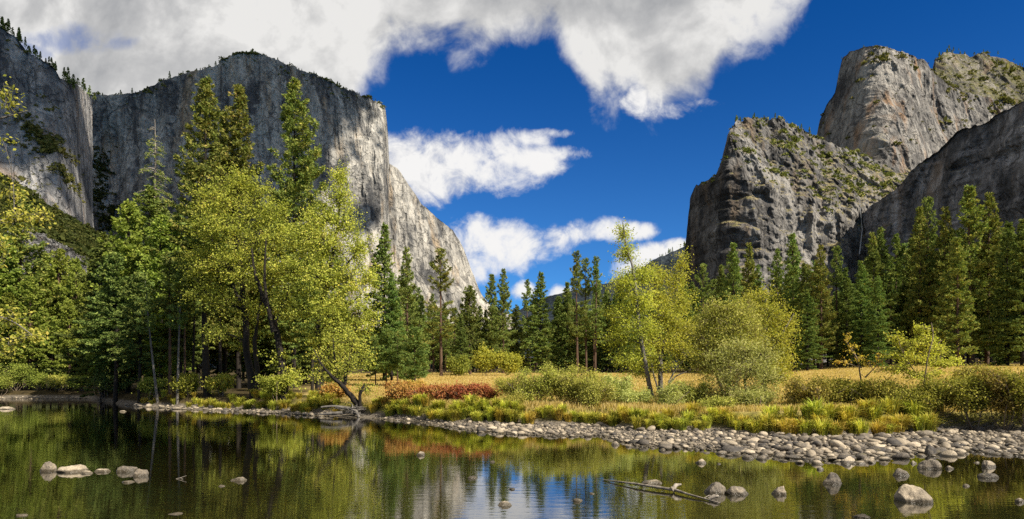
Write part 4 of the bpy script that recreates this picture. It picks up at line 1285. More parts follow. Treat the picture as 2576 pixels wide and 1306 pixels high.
# the two golden cottonwoods on the left bank
leafy('cottonwood_tree', 'big yellow green cottonwood with two dark trunks, left of the pair', 'tree', 640, 56,
      [[(640, 1003, .36), (622, 920, .30), (610, 820, .25), (604, 720, .21), (592, 620, .15), (596, 520, .08)],
       [(640, 1003, .3), (648, 940, .22), (640, 860, .16), (655, 760, .1)],
       [(606, 760, .14), (570, 690, .1), (540, 620, .06)], [(602, 700, .13), (650, 620, .09), (660, 540, .05)]],
      [(600, 455, 58, 48, 0, .9), (548, 505, 62, 52, -.8), (640, 500, 66, 60, .5, 1.1), (690, 535, 48, 45, 0, .7), (520, 575, 60, 55, -.4), (590, 575, 70, 60, -1.5, 1.3), (665, 600, 68, 60, -.8, 1.2),
       (720, 590, 36, 50, .5, .6), (520, 650, 62, 55, .3), (585, 670, 66, 55, -1.6, 1.1), (660, 690, 60, 52, -.9, .9), (500, 735, 55, 50, .6, .7), (560, 760, 60, 45, .2, .6), (640, 770, 60, 50, .6, .6), (470, 660, 45, 50, .8, .6), (700, 680, 40, 50, .8, .7),
       (520, 830, 50, 40, 1.2, .4), (600, 850, 60, 40, 1.4, .4)],
      0.155, M['cotton'], M['bark_dark'], tips=50, per=40, spread=0.27, seed=11, limb=0.12)
leafy('cottonwood_tree', 'golden cottonwood with a forked slanting trunk, right of the pair', 'tree', 716, 53,
      [[(718, 985, .32), (708, 920, .28), (695, 855, .25), (686, 818, .22), (655, 755, .17), (632, 690, .12), (626, 620, .06)], [(690, 835, .2), (672, 760, .14), (664, 690, .1), (668, 600, .05)], [(686, 818, .12), (715, 770, .07), (726, 720, .04)],
       [(806, 975, .34), (803, 900, .26), (792, 810, .2), (806, 745, .18), (828, 660, .13), (848, 540, .08), (852, 440, .04)], [(806, 745, .14), (860, 690, .1), (910, 620, .05)], [(797, 840, .12), (850, 790, .08), (905, 740, .04)]],
      [(851, 440, 26, 36, .2, .5), (850, 492, 42, 42, 0, .8), (800, 540, 56, 52, .4), (870, 560, 56, 58, -.4, 1.1), (760, 600, 55, 55, .2), (830, 620, 66, 60, -1.3, 1.3), (900, 625, 42, 55, .2, .8), (740, 680, 55, 52, -.6), (810, 705, 66, 55, -1.6, 1.3),
       (885, 700, 60, 58, -.7, 1.2), (925, 700, 30, 50, .3, .5), (760, 770, 60, 50, -.6, .9), (840, 790, 66, 52, -1.5, 1.2), (905, 790, 50, 52, -.5, 1), (930, 800, 28, 40, .2, .4), (800, 850, 56, 40, .3, .7), (880, 860, 62, 42, -.6, .9),
       (700, 760, 40, 45, .8, .5), (690, 900, 40, 26, .6, .3), (740, 950, 44, 30, -.8, .6)],
      0.15, M['cotton2'], M['bark_dark'], tips=50, per=40, spread=0.26, seed=12, limb=0.11)
# leaning alder at the water
leafy('leaning_tree', 'small pale trunk tree leaning left over the water with thin leaves', 'tree', 915, 45.5,
      [[(916, 1047, .24), (893, 1008, .20), (868, 972, .16), (848, 950, .10), (820, 915, .05), (800, 880, .03)], [(866, 968, .12), (878, 900, .08), (890, 845, .04)], [(850, 956, .1), (845, 900, .06), (840, 850, .03)], [(905, 1028, .14), (910, 985, .1), (922, 965, .06)]],
      [(870, 860, 55, 32, 0, .8), (815, 900, 48, 34, .3, .8), (880, 915, 50, 28, -.4, .6), (920, 900, 28, 28, .2, .4), (835, 950, 34, 20, -.3, .4), (925, 975, 30, 20, 0, .3), (780, 950, 24, 18, .2, .2)],
      0.125, M['cotton2'], M['bark_dark'], tips=50, per=26, spread=0.36, seed=14, limb=0.06, tw=0.018)
# alders right of the middle
leafy('alder_tree', 'slender alder with a pale leaning trunk and a bare wispy top', 'tree', 1636, 43,
      [[(1640, 1000, .17), (1622, 930, .14), (1607, 850, .12), (1598, 760, .10), (1590, 680, .07), (1573, 620, .045), (1562, 565, .02)]],
      [(1566, 585, 15, 30, 0, .35), (1575, 640, 30, 30, 0, .5), (1610, 690, 46, 34, .2, .7), (1565, 720, 40, 36, -.3, .7), (1620, 760, 46, 36, -.4, .7), (1560, 790, 46, 36, .3, .8), (1610, 825, 55, 40, -.6, .9), (1550, 850, 42, 34, .3, .7),
       (1620, 890, 55, 34, .4, .7), (1570, 905, 46, 28, -.3, .6), (1600, 940, 36, 18, 0, .25)],
      0.12, M['alder'], M['bark_grey'], tips=60, per=40, spread=0.28, seed=15, limb=0.04, tw=0.014)
leafy('alder_tree', 'alder with an upright forked trunk beside the wispy one', 'tree', 1664, 45,
      [[(1664, 985, .18), (1661, 900, .15), (1660, 820, .12), (1657, 740, .08), (1650, 680, .04)], [(1662, 900, .08), (1690, 800, .06), (1710, 700, .03)], [(1664, 980, .08), (1700, 930, .05), (1735, 890, .03)], [(1664, 985, .07), (1640, 930, .05), (1635, 860, .03)], [(1664, 985, .06), (1690, 950, .05), (1725, 935, .03)]],
      [(1648, 690, 38, 30, 0, .6), (1700, 700, 34, 40, .2, .6), (1718, 655, 15, 28, 0, .25), (1655, 745, 50, 36, -.3, .8), (1715, 760, 46, 36, .4, .7), (1670, 800, 55, 40, -.5, .9), (1725, 820, 46, 36, .2, .7), (1665, 860, 60, 40, -.4, .9), (1720, 880, 50, 34, .2, .7), (1660, 920, 45, 22, .3, .4)],
      0.12, M['alder'], M['bark_grey'], tips=60, per=40, spread=0.30, seed=16, limb=0.04, tw=0.014)
leafy('yellow_tree', 'airy yellow green tree behind the round willow', 'tree', 1935, 44,
      [[(1925, 985, .14), (1928, 900, .11), (1932, 820, .08), (1925, 750, .04)], [(1928, 900, .06), (1960, 840, .05), (1990, 790, .03)]],
      [(1915, 745, 34, 28, 0, .5), (1935, 790, 50, 36, -.3, .8), (1890, 770, 36, 36, .3, .6), (1965, 830, 46, 36, .2, .7), (1930, 850, 56, 40, -.5, .9), (1975, 890, 42, 40, .2, .7), (1930, 915, 56, 40, -.4, .8), (1975, 945, 36, 30, .2, .5), (1985, 800, 24, 18, 0, .25)],
      0.12, M['alder'], M['bark_grey'], tips=56, per=40, spread=0.32, seed=17, limb=0.04, tw=0.014)
leafy('willow_tree', 'big round brownish olive willow behind the stony bar', 'tree', 1835, 40,
      [[(1835, 1000, .16), (1825, 900, .12), (1830, 810, .06)], [(1835, 1000, .12), (1870, 910, .08), (1880, 830, .05)], [(1835, 1000, .11), (1790, 920, .07), (1770, 860, .04)]],
      [(1830, 772, 52, 26, 0, .9), (1880, 785, 46, 34, .2, .9), (1785, 800, 46, 34, .1, .9), (1840, 820, 66, 40, -.6, 1.3), (1770, 850, 42, 42, .3, .9), (1900, 840, 40, 42, .3, .8), (1800, 870, 55, 40, -.6, 1.1), (1860, 880, 55, 40, -.7, 1.1), (1775, 920, 44, 40, .1, .9)],
      0.14, M['willow'], M['twig'], tips=56, per=40, spread=0.28, seed=18, leaf_w=0.36, limb=0.05, tw=0.014, hang=0.2)
leafy('willow_tree', 'paler silvery green willow in front of the brownish one', 'tree', 1880, 36.5,
      [[(1885, 1035, .10), (1875, 960, .07), (1870, 890, .04)], [(1885, 1035, .08), (1920, 960, .05), (1930, 900, .03)], [(1885, 1035, .08), (1840, 970, .05), (1815, 920, .03)]],
      [(1870, 880, 50, 32, 0, 1), (1920, 890, 44, 36, .2, .9), (1820, 900, 42, 36, .2, .9), (1880, 930, 60, 36, -.6, 1.2), (1935, 945, 40, 36, .1, .8), (1815, 955, 42, 36, -.2, .9), (1870, 985, 60, 34, -.5, 1.1), (1925, 995, 42, 30, 0, .8), (1805, 1000, 34, 26, .2, .6)],
      0.13, M['silver'], M['twig'], tips=56, per=38, spread=0.26, seed=19, leaf_w=0.36, limb=0.04, tw=0.012, hang=0.2)
leafy('sapling', 'thin orange leaved sapling standing above the brambles', 'sapling', 2182, 33.5,
      [[(2184, 1008, .05), (2176, 950, .04), (2160, 905, .03), (2138, 855, .015)], [(2176, 950, .03), (2215, 900, .012)], [(2168, 925, .025), (2120, 912, .01)]],
      [(2130, 850, 12, 16, 0, .5), (2143, 880, 18, 14, 0, .5), (2122, 912, 24, 10, 0, .5), (2160, 905, 22, 12, 0, .5), (2185, 915, 22, 14, 0, .4), (2215, 895, 14, 14, 0, .5), (2225, 925, 22, 12, 0, .4)],
      0.11, M['gold'], M['twig'], tips=20, per=7, spread=0.10, seed=21, limb=0.014, tw=0.009)
leafy('sapling', 'spreading bright yellow sapling with a pale stem right of the orange one', 'sapling', 2308, 32.5,
      [[(2310, 1015, .04), (2306, 950, .034), (2302, 900, .025), (2312, 850, .02), (2318, 815, .01)], [(2304, 940, .03), (2270, 890, .02), (2250, 845, .01)], [(2304, 920, .03), (2345, 880, .02), (2375, 855, .01)], [(2306, 950, .03), (2360, 930, .02), (2420, 905, .01)]],
      [(2318, 825, 18, 16, 0, .5), (2330, 850, 28, 16, 0, .8), (2290, 865, 34, 16, .1, .8), (2255, 850, 18, 12, 0, .4), (2350, 880, 36, 16, -.1, .8), (2275, 895, 42, 16, .1, .9), (2320, 905, 46, 18, -.2, 1), (2375, 915, 40, 14, 0, .7), (2260, 930, 40, 18, .1, .8), (2320, 945, 50, 20, -.2, .9), (2400, 910, 26, 10, .1, .4)],
      0.105, M['yellow'], M['twig'], tips=60, per=13, spread=0.11, seed=22, limb=0.016, tw=0.009)


def shrub(label, u, v, ru, rv, Y, mat, seed, leaf=0.13, tips=60, per=22, spread=0.2, name='shrub', bark='twig', group=None, leaf_w=0.5, n=3, hang=0.0):
    g = np.random.default_rng(seed)
    lob = [(u, v, ru * 0.8, rv * 0.8, 0, 1)]
    for q in range(n):
        lob.append((u + g.uniform(-.6, .6) * ru, v + g.uniform(-.35, .35) * rv, ru * g.uniform(.4, .6), rv * g.uniform(.5, .75), g.uniform(-.5, .5), .6))
    for q in range(7):
        lob.append((u + g.uniform(-.95, .95) * ru, v - g.uniform(.1, .75) * rv, ru * g.uniform(.10, .2), rv * g.uniform(.25, .45), g.uniform(-.5, .5), .12))
    x0 = (u - 1288) * Y / F
    vb = HV + (CAM_Z - float(gz(x0, Y))) * F / Y
    tk = [[(u + g.uniform(-.1, .1) * ru, vb + 2, .03), (u + g.uniform(-.5, .5) * ru, (v + vb) / 2, .022), (u + g.uniform(-.7, .7) * ru, v - rv * .5, .01)] for q in range(5)]
    return leafy(name, label, 'shrub', u, Y, tk, lob, leaf, M[mat], M[bark], tips=tips, per=per, spread=spread, group=group, leaf_w=leaf_w, seed=seed, limb=0.02, tw=0.01, parts=('stem', 'foliage'), hang=hang, depth=0.9, grow=1.12)


# red and orange bushes before the meadow
for i, (u, v, ru, rv, Y, m, lab) in enumerate([
    (1012, 990, 48, 27.88, 44, 'orange', 'orange bush at the left end of the red bushes'),
    (1068, 995, 40, 24.6, 43, 'red', 'low dull red bush between the orange one and the brightest'),
    (1122, 991, 46, 26.24, 42.5, 'red', 'middle red bush before the golden meadow'),
    (1180, 989, 46, 27.88, 42, 'red', 'brightest red bush before the golden meadow'),
    (1228, 993, 36, 24.6, 41.5, 'red', 'red bush touching the olive willows on its right'),
    (1040, 973, 30, 11.48, 47, 'orange', 'small rusty bush behind the orange one')]):
    shrub(lab, u, v, ru, rv, Y, m, 400 + i, 0.13, 70, 22, 0.16, 'dogwood_shrub', group='red and orange bushes')
for i, (u, v, ru, rv, Y, m, lab) in enumerate([
    (1300, 985, 50, 48, 40, 'olive', 'olive willow shrub next to the red bushes'),
    (1352, 976, 54, 56, 39.5, 'olive', 'tall olive willow shrub, second from the red bushes'),
    (1405, 968, 52, 56, 40, 'willow', 'brownish willow shrub in the middle of the shrub row'),
    (1452, 976, 52, 56, 39, 'olive', 'loose olive shrub left of the silvery one'),
    (1500, 990, 46, 46, 38, 'willow', 'twiggy brown green shrub at the edge of the stones'),
    (1548, 985, 46, 48, 39, 'silver', 'silvery green shrub in front of the wispy alder'),
    (1600, 1010, 36, 30, 37.5, 'silver', 'low silvery shrub at the foot of the wispy alder'),
    (1690, 1005, 48, 42, 37, 'silver', 'pale silvery shrub right of the alder trunks'),
    (1738, 1000, 46, 44, 37.5, 'willow', 'olive shrub between the alders and the round willow'),
    (1800, 1030, 38, 28, 33.5, 'willow', 'low dry shrub with bare reddish twigs by the stones'),
    (1290, 1020, 34, 22, 38, 'olive', 'small yellowish shrub by the stones below the olive willows'),
    (1890, 1010, 44, 30, 34.5, 'silver', 'green shrub under the silvery willow')]):
    shrub(lab, u, v, ru, rv, Y, m, 430 + i, 0.12, 100, 24, 0.2, 'willow_shrub', group='willow shrubs along the stony bar', leaf_w=0.34, hang=0.1)
for i, (u, v, ru, rv, Y, m, lab) in enumerate([
    (2035, 993, 54, 41.4, 33.5, 'bramble_red', 'rusty bramble left of the orange sapling'),
    (2090, 988, 44, 32.2, 34, 'bramble', 'low dark bramble behind the first rusty one'),
    (2150, 993, 46, 32.2, 34, 'olive', 'olive bramble under the orange sapling'),
    (2235, 998, 56, 41.4, 32.5, 'bramble', 'dark bramble between the two saplings'),
    (2300, 1008, 60, 41.4, 31.5, 'bramble', 'bramble around the foot of the yellow sapling'),
    (2375, 993, 70, 55.2, 31.5, 'bramble', 'tall bramble right of the yellow sapling'),
    (2450, 998, 70, 64.4, 30.5, 'bramble', 'big speckled bramble over the dark twiggy bank'),
    (2530, 993, 74, 71.3, 30, 'bramble_red', 'reddish bramble at the right edge'),
    (2590, 1008, 60, 69, 29.5, 'bramble', 'bramble cut off by the right edge'),
    (2690, 985, 80, 50, 30, 'bramble', 'bramble just beyond the right edge'),
    (2800, 985, 80, 50, 30.5, 'bramble_red', 'reddish bramble beyond the right edge'),
    (2480, 953, 76, 32.2, 36, 'bramble_red', 'low red brown bramble behind the big speckled one')]):
    shrub(lab, u, v, ru, rv, Y, m, 460 + i, 0.11, 100, 24, 0.22, 'bramble_shrub', group='brambles on the right bank')
for i, (u, v, ru, rv, Y, m, lab) in enumerate([
    (1222, 905, 32, 36, 118, 'alder', 'yellow green bush at the far side of the meadow, left of two'),
    (1278, 914, 32, 28, 118, 'alder', 'yellow green bush at the far side of the meadow, right of two'),
    (1150, 920, 26, 24, 116, 'cedar', 'green bush at the far side of the meadow below the broad conifer')]):
    shrub(lab, u, v, ru, rv, Y, m, 490 + i, 0.32, 70, 24, 0.5, 'meadow_bush', group='bushes at the far side of the meadow')
for i, (u, v, ru, rv, Y, m, lab) in enumerate([
    (690, 970, 30, 24, 52, 'cotton', 'yellow leaved bush between the cottonwood trunks'),
    (838, 985, 34, 14, 50, 'orange', 'rust coloured bush at the edge of the golden grass'),
    (470, 965, 40, 22, 60, 'cotton', 'small yellow green bush among the shaded trunks'),
    (560, 965, 36, 22, 59, 'cotton', 'small yellow bush left of the cottonwood trunk'),
    (380, 970, 36, 20, 63, 'cedar', 'green bush on the undercut bank'),
    (40, 940, 50, 34, 90, 'cedar', 'green bush on the far left shore'),
    (150, 960, 46, 16, 90, 'olive', 'dry bush behind the far left stones'),
    (90, 955, 50, 24, 91, 'cedar', 'low green bush left of the dry bush on the far shore'),
    (205, 962, 40, 18, 90, 'cedar', 'low green bush right of the dry bush on the far shore'),
    (0, 965, 40, 20, 88, 'cedar', 'green bush at the waterline of the left edge'),
    (265, 960, 40, 28, 72, 'fir', 'dark bush at the corner of the left bank')]):
    shrub(lab, u, v, ru, rv, Y, m, 520 + i, 0.18, 60, 22, 0.28, 'bank_bush', group='bushes on the left bank')

# pale leaved tree on the near bank, only its branches reach into the picture
leafy('overhanging_tree', 'near tree outside the left edge with pale yellow leaves reaching in', 'tree', -330, 14, [
    [(-330, 1020, .16), (-320, 800, .14), (-300, 560, .11), (-280, 330, .07), (-260, 150, .03)],
    [(-315, 760, .06), (-150, 770, .04), (20, 800, .02), (95, 845, .008)], [(-300, 600, .06), (-140, 560, .04), (10, 540, .02), (110, 545, .007)], [(-285, 380, .05), (-130, 300, .03), (20, 250, .01)]],
    [(10, 245, 30, 40, 0, .7), (5, 350, 14, 12, 0, .15), (5, 480, 16, 40, .3, .5), (40, 560, 40, 22, 0, .9), (90, 545, 30, 16, .1, .5), (15, 610, 36, 26, -.2, .9), (20, 800, 30, 26, 0, .8), (60, 850, 40, 16, .1, .8), (10, 880, 24, 30, 0, .6), (-90, 560, 80, 60, 0, 1.2), (-80, 820, 80, 50, 0, 1.2), (-120, 280, 80, 60, 0, 1)],
    0.075, M['cotton2'], M['bark_grey'], tips=26, per=11, spread=0.13, seed=31, limb=0.012, tw=0.006)

# ------------------------------------------------------------------ grass
def tussock_mesh(seed, mat, n=170):
    g = np.random.default_rng(seed)
    V, Q, k = [], [], 0
    for q in range(n):
        az = g.uniform(0, 6.28); r = g.uniform(0, .18); L = g.uniform(.5, 1.0); out = g.uniform(.15, .75)
        d = np.array([math.cos(az), math.sin(az), 0]); s = np.array([-d[1], d[0], 0]) * g.uniform(.010, .022)
        p0 = d * r
        p1 = p0 + d * out * L * .35 + np.array([0, 0, L * .62])
        p2 = p0 + d * out * L * .95 + np.array([0, 0, L * (.86 - .45 * out)])
        V += [p0 - s, p0 + s, p1 + s * .8, p1 - s * .8, p2 + s * .15, p2 - s * .15]
        Q += [[k, k + 1, k + 2, k + 3], [k + 3, k + 2, k + 4, k + 5]]
        k += 6
    return mesh_from('sedge_tussock', np.array(V), [np.array(Q)], mat, True)


TUS = [tussock_mesh(601, M['sedge']), tussock_mesh(602, M['sedge']), tussock_mesh(603, M['sedge_tan']), tussock_mesh(604, M['sedge'])]
g = np.random.default_rng(61)


def bank_point(u, off):
    Y = float(shore(u) + barw(u) + off)
    x = (u - 1288) * Y / F
    return x, Y, float(gz(x, Y))


for u0, u1, n, o0, o1, lab, grp, smin, smax in [
    (640, 850, 48, -1.2, 3.0, 'yellow green sedge tussock on the bank below the cottonwoods', 'sedge below the cottonwoods', .8, 1.2),
    (935, 1300, 60, -.5, 1.0, 'bright sedge tussock on the bank below the red bushes', 'sedge below the red bushes', .75, 1.15),
    (1300, 1900, 48, -.6, 1.0, 'sedge tussock between the willow shrubs and the stones', 'sedge below the willow shrubs', .7, 1.1),
    (1900, 2345, 46, -.9, 1.4, 'sedge tussock on the bank above the stony bar', 'sedge above the stony bar', .8, 1.35),
    (340, 640, 30, -1.6, 1.2, 'sedge tussock on the shaded left bank', 'sedge on the shaded left bank', .7, 1.1)]:
    for q in range(n):
        u = u0 + (u1 - u0) * (q + g.uniform(0, 1)) / n
        x, Y, z = bank_point(u, g.uniform(o0, o1))
        o = link('sedge_tussock', TUS[int(g.integers(4))], None, (x, Y, z - .03))
        s = g.uniform(smin, smax)
        o.scale = (s * g.uniform(.9, 1.25), s * g.uniform(.9, 1.25), s * g.uniform(.85, 1.1)); o.rotation_euler = (0, 0, g.uniform(0, 6.28))
        tag(o, lab, 'grass tussock', grp)


def meadow():
    g = np.random.default_rng(62)
    n = 240000
    u = g.uniform(560, 2750, n)
    Y = np.exp(g.uniform(np.log(32), np.log(165), n))
    X = (u - 1288) * Y / F
    e2 = Y - shore(u) - barw(u)
    left = X + 0.26 * Y > -1.0
    far = Y + 0.42 * np.maximum(X, 0) < 150
    ok = (e2 > 0.8) & left & far
    X, Y = X[ok], Y[ok]
    Z = gz(X, Y)
    n = len(X)
    h = g.uniform(.16, .42, n) * np.where(Y > 60, .6, 1.0) * (0.8 + 0.5 * fbm(X * .15, Y * .15, 0, 2))
    w = 0.018 + 0.0005 * Y
    az = g.uniform(0, 6.28, n)
    s = np.stack([np.cos(az), np.sin(az), 0 * az], -1) * w[:, None]
    tilt = np.stack([g.normal(size=n) * .25, g.normal(size=n) * .25, np.ones(n)], -1) * h[:, None]
    p = np.stack([X, Y, Z - .02], -1)
    V = np.stack([p - s, p + s, p + tilt + s * .3, p + tilt - s * .3], 1).reshape(-1, 3)
    o = link('meadow_grass', mesh_from('meadow_grass', V, [np.arange(n * 4).reshape(-1, 4)], M['grass'], False))
    tag(o, 'dry golden grass of the meadow', None, None, 'stuff')


meadow()

# ------------------------------------------------------------------ stones
import bmesh


def rock_mesh(name, seed, sub=3, rough=0.20, flat=0.7, facet=0.0, oc=3, nf=7):
    bm = bmesh.new(); bmesh.ops.create_icosphere(bm, subdivisions=sub, radius=1.0)
    v = np.array([q.co[:] for q in bm.verts]); f = np.array([[q.index for q in ff.verts] for ff in bm.faces]); bm.free()
    g = np.random.default_rng(seed)
    o = g.uniform(0, 50, 3)
    if facet:
        for q in range(nf):
            d = g.normal(size=3); d /= np.linalg.norm(d)
            c = g.uniform(.62, .86)
            h = v @ d
            v = v - np.outer(np.maximum(h - c, 0) * facet, d)
    r = 1 + rough * fbm(v[:, 0] * .9 + o[0], v[:, 1] * .9 + o[1], v[:, 2] * .9 + o[2], oc) * 1.6
    v = v * r[:, None] * np.array([1, g.uniform(.75, .95), flat])
    return mesh_from(name, v, [f], M['stone'], True), v, f


COB = [rock_mesh('river_cobble', 700 + q, 2, .16, g.uniform(.5, .75), g.choice([0, .5])) for q in range(10)]
g = np.random.default_rng(71)


def bar_scatter():
    n = 9000
    u = np.concatenate([g.uniform(1230, 2860, int(n * .86)), g.uniform(940, 1260, int(n * .09)), g.uniform(320, 840, int(n * .05)), g.uniform(-40, 260, int(n * .04))])
    n = len(u)
    w = barw(u)
    f = g.beta(1.15, 1.25, n)
    e = -1.3 + f * (w + 1.1)
    Y = shore(u) + e
    X = (u - 1288) * Y / F
    # outlying fringe of stones standing in the shallows right of the middle
    s = 0.052 * g.lognormal(0, .55, n) * (1 + 0.6 * (u < 900)) * (1 + 0.25 * (u > 1800))
    s = np.clip(s, .038, .30)
    Z = gz(X, Y)
    keep = np.ones(n, bool)
    order = np.argsort(-s)
    cell = {}
    for i in order:                       # big ones first, no stone inside another
        kx, ky = int(X[i] // .5), int(Y[i] // .5)
        ok = True
        for a in (-1, 0, 1):
            for b in (-1, 0, 1):
                for j in cell.get((kx + a, ky + b), ()):
                    if (X[i] - X[j]) ** 2 + (Y[i] - Y[j]) ** 2 < (0.78 * (s[i] + s[j])) ** 2:
                        ok = False; break
                if not ok: break
            if not ok: break
        if ok: cell.setdefault((kx, ky), []).append(i)
        keep[i] = ok
    keep &= Z > -0.25
    return X[keep], Y[keep], Z[keep], s[keep], u[keep]


bx, by, bz, bs, bu = bar_scatter()
size_px = bs / by
order = np.argsort(-size_px)
ind, rest = order[:290], order[290:]
for i in ind:
    me = COB[int(g.integers(10))][0]
    grp = ('cobbles of the stony bar', 'rounded grey river cobble lying in the stony bar') if bu[i] > 1230 else ('cobbles along the left shore', 'pale cobble in the stone strip along the left shore')
    o = link('river_cobble', me, None, (bx[i], by[i], max(bz[i], -.06) + bs[i] * .22))
    s = bs[i]
    o.scale = (s * g.uniform(.9, 1.25), s * g.uniform(.85, 1.1), s * g.uniform(.6, .95)); o.rotation_euler = (g.normal() * .2, g.normal() * .2, g.uniform(0, 6.28))
    tag(o, grp[1], 'stone', grp[0])
Vs, Fs, kk = [], [], 0
small = [rock_mesh('cobble_field', 760 + q, 1 if q > 4 else 2, .18, g.uniform(.55, .8), .4) for q in range(8)]
for i in rest:
    _, v, f = small[int(g.integers(8))]
    a = g.uniform(0, 6.28); c, s_ = math.cos(a), math.sin(a)
    q = v * bs[i] * np.array([g.uniform(.9, 1.2), 1, g.uniform(.8, 1.1)])
    q = np.stack([q[:, 0] * c - q[:, 1] * s_, q[:, 0] * s_ + q[:, 1] * c, q[:, 2]], -1) + np.array([bx[i], by[i], bz[i] + bs[i] * .22])
    Vs.append(q); Fs.append(f + kk); kk += len(v)
tag(link('cobble_field', mesh_from('cobble_field', np.concatenate(Vs), [np.concatenate(Fs)], M['stone'])), 'smaller cobbles filling the shores', None, None, 'stuff')

# boulders standing in the river: u, waterline v, width, height above water, label
BO = [
    (111, 1187, 46, 30, 0, 'rounded grey boulder, leftmost of the row in the left water'), (172, 1189, 88, 20, 0, 'long flat tan boulder beside the rounded grey one'),
    (214, 1192, 32, 8, 0, 'small tan rock touching the long flat boulder'), (253, 1188, 42, 9, 0, 'low dark rock between the tan boulder and the split one'),
    (312, 1188, 50, 18, 0, 'brown slab boulder behind the split boulder'), (350, 1199, 42, 22, .6, 'split boulder with a dark crack, rightmost of the left row'),
    (322, 1214, 38, 6, 0, 'thin rock barely above water under the split boulder'), (598, 1210, 44, 11, .7, 'angular flat rock alone in the left middle water'),
    (556, 1224, 18, 5, 0, 'tiny rock left of the angular flat rock'), (1058, 1146, 26, 12, .5, 'dark pitted rock below the red reflection'),
    (1238, 1163, 16, 5, 0, 'tiny rock right of the dark pitted rock'), (1190, 1204, 32, 7, 0, 'flat pale rock near the reflected white cliff'),
    (1267, 1273, 46, 13, .5, 'brown flat rock low in the middle of the water'), (1288, 1232, 22, 5, 0, 'small flat rock above the brown one'),
    (1455, 1262, 26, 8, 0, 'small brown rock in the blue reflection'), (1490, 1243, 16, 4, 0, 'tiny rock near the tip of the driftwood log'),
    (1548, 1120, 24, 11, 0, 'pale stone in the water off the end of the bar'), (1583, 1125, 18, 7, 0, 'small stone next to the pale one off the bar'),
    (1765, 1166, 30, 13, 0, 'round pale stone alone between bar and driftwood'), (1810, 1168, 12, 4, 0, 'pebble right of the round pale stone'),
    (1645, 1217, 60, 11, 0, 'long flat rock behind the driftwood log'), (1802, 1243, 62, 34, 0, 'large smooth greenish boulder at the thin end of the driftwood'),
    (1860, 1245, 60, 24, .8, 'angular dark boulder touching the smooth greenish one'), (1966, 1245, 46, 25, 0, 'rounded pale boulder alone in the right water'),
    (2105, 1219, 62, 34, .4, 'mossy topped boulder left of the largest boulder'), (2272, 1197, 46, 20, 0, 'round wet boulder above the largest boulder'),
    (2307, 1264, 92, 48, .3, 'largest grey boulder of the river'), (2350, 1180, 68, 28, .4, 'dark streaked boulder between the bar and the largest boulder'),
    (2392, 1180, 22, 10, 0, 'small pale rock right of the dark streaked boulder'), (2348, 1146, 42, 32, .3, 'brown egg shaped boulder at the edge of the bar'),
    (2495, 1176, 44, 20, 0, 'pale boulder in the far right water'), (2494, 1203, 50, 14, 0, 'flat pale boulder below the other in the far right water'),
    (2140, 1165, 48, 20, 0, 'broad pale boulder at the tip of the bar'), (2180, 1163, 28, 14, 0, 'small grey boulder right of the broad one at the bar tip'),
    (2228, 1167, 26, 7, 0, 'low stone off the bar tip'), (2270, 1166, 42, 5, 0, 'long thin rock just breaking the water'),
    (2300, 1167, 18, 9, 0, 'small round stone right of the long thin rock'), (2065, 1182, 20, 9, 0, 'small pale stone left of the mossy boulder'),
    (2460, 1165, 20, 5, 0, 'tiny stone left of the far right boulders'), (2433, 1224, 18, 7, 0, 'tiny pale stone right of the largest boulder'),
    (2172, 1303, 42, 9, 0, 'flat rock at the bottom edge of the picture'), (2572, 1264, 26, 12, 0, 'dark rock cut by the right edge'),
    (50, 1298, 30, 5, 0, 'thin tan rock low at the left bottom'), (437, 1295, 38, 5, 0, 'thin pale rock at the bottom, right of the tan one'),
    (10, 1030, 50, 8, 0, 'flat rock far off at the left edge'), (306, 1036, 18, 4, 0, 'tiny pale stone off the left bank')]
for q, (u, v, w, h, fac, lab) in enumerate(BO):
    Y = CAM_Z * F / (v - HV)
    k = Y / F
    me, vv, ff = rock_mesh('boulder', 800 + q, 5 if w > 40 else (4 if w > 22 else 3), .20, .9, .75 + fac * .25, 6, 11)
    o = link('boulder', me, None, ((u - 1288) * k, Y + w * k * .25, 0))
    hz = h * k * 0.84
    zt = vv[:, 2].max()
    sc = max(hz / (zt * .72), 0.05)
    o.scale = (w * k * .5 / np.abs(vv[:, 0]).max(), w * k * .42, sc)
    o.location.z = hz - zt * sc
    o.rotation_euler = (0, 0, g.uniform(-.25, .25) + (math.pi if g.uniform() < .5 else 0))
    tag(o, lab, 'boulder', 'boulders in the river')
# sunken stones seen through the shallows
Vs, Fs, kk = [], [], 0
for q in range(420):
    u = g.uniform(-100, 2700); Y = np.exp(g.uniform(np.log(11.5), np.log(26)))
    if Y > shore(u) - 1: continue
    x = (u - 1288) * Y / F
    s = .16 * g.lognormal(0, .5)
    _, v, f = small[int(g.integers(5))]
    zz = float(gz(x, Y)) + s * .15
    if zz + s > -0.06: zz = -0.08 - s
    Vs.append(v * s + np.array([x, Y, zz])); Fs.append(f + kk); kk += len(v)
tag(link('sunken_stones', mesh_from('sunken_stones', np.concatenate(Vs), [np.concatenate(Fs)], M['stone'])), 'stones on the river bed', None, None, 'stuff')


# ------------------------------------------------------------------ driftwood
def onwater(u, v, z):
    Y = (CAM_Z - z) * F / (v - HV)
    return np.array([(u - 1288) * Y / F, Y, z])


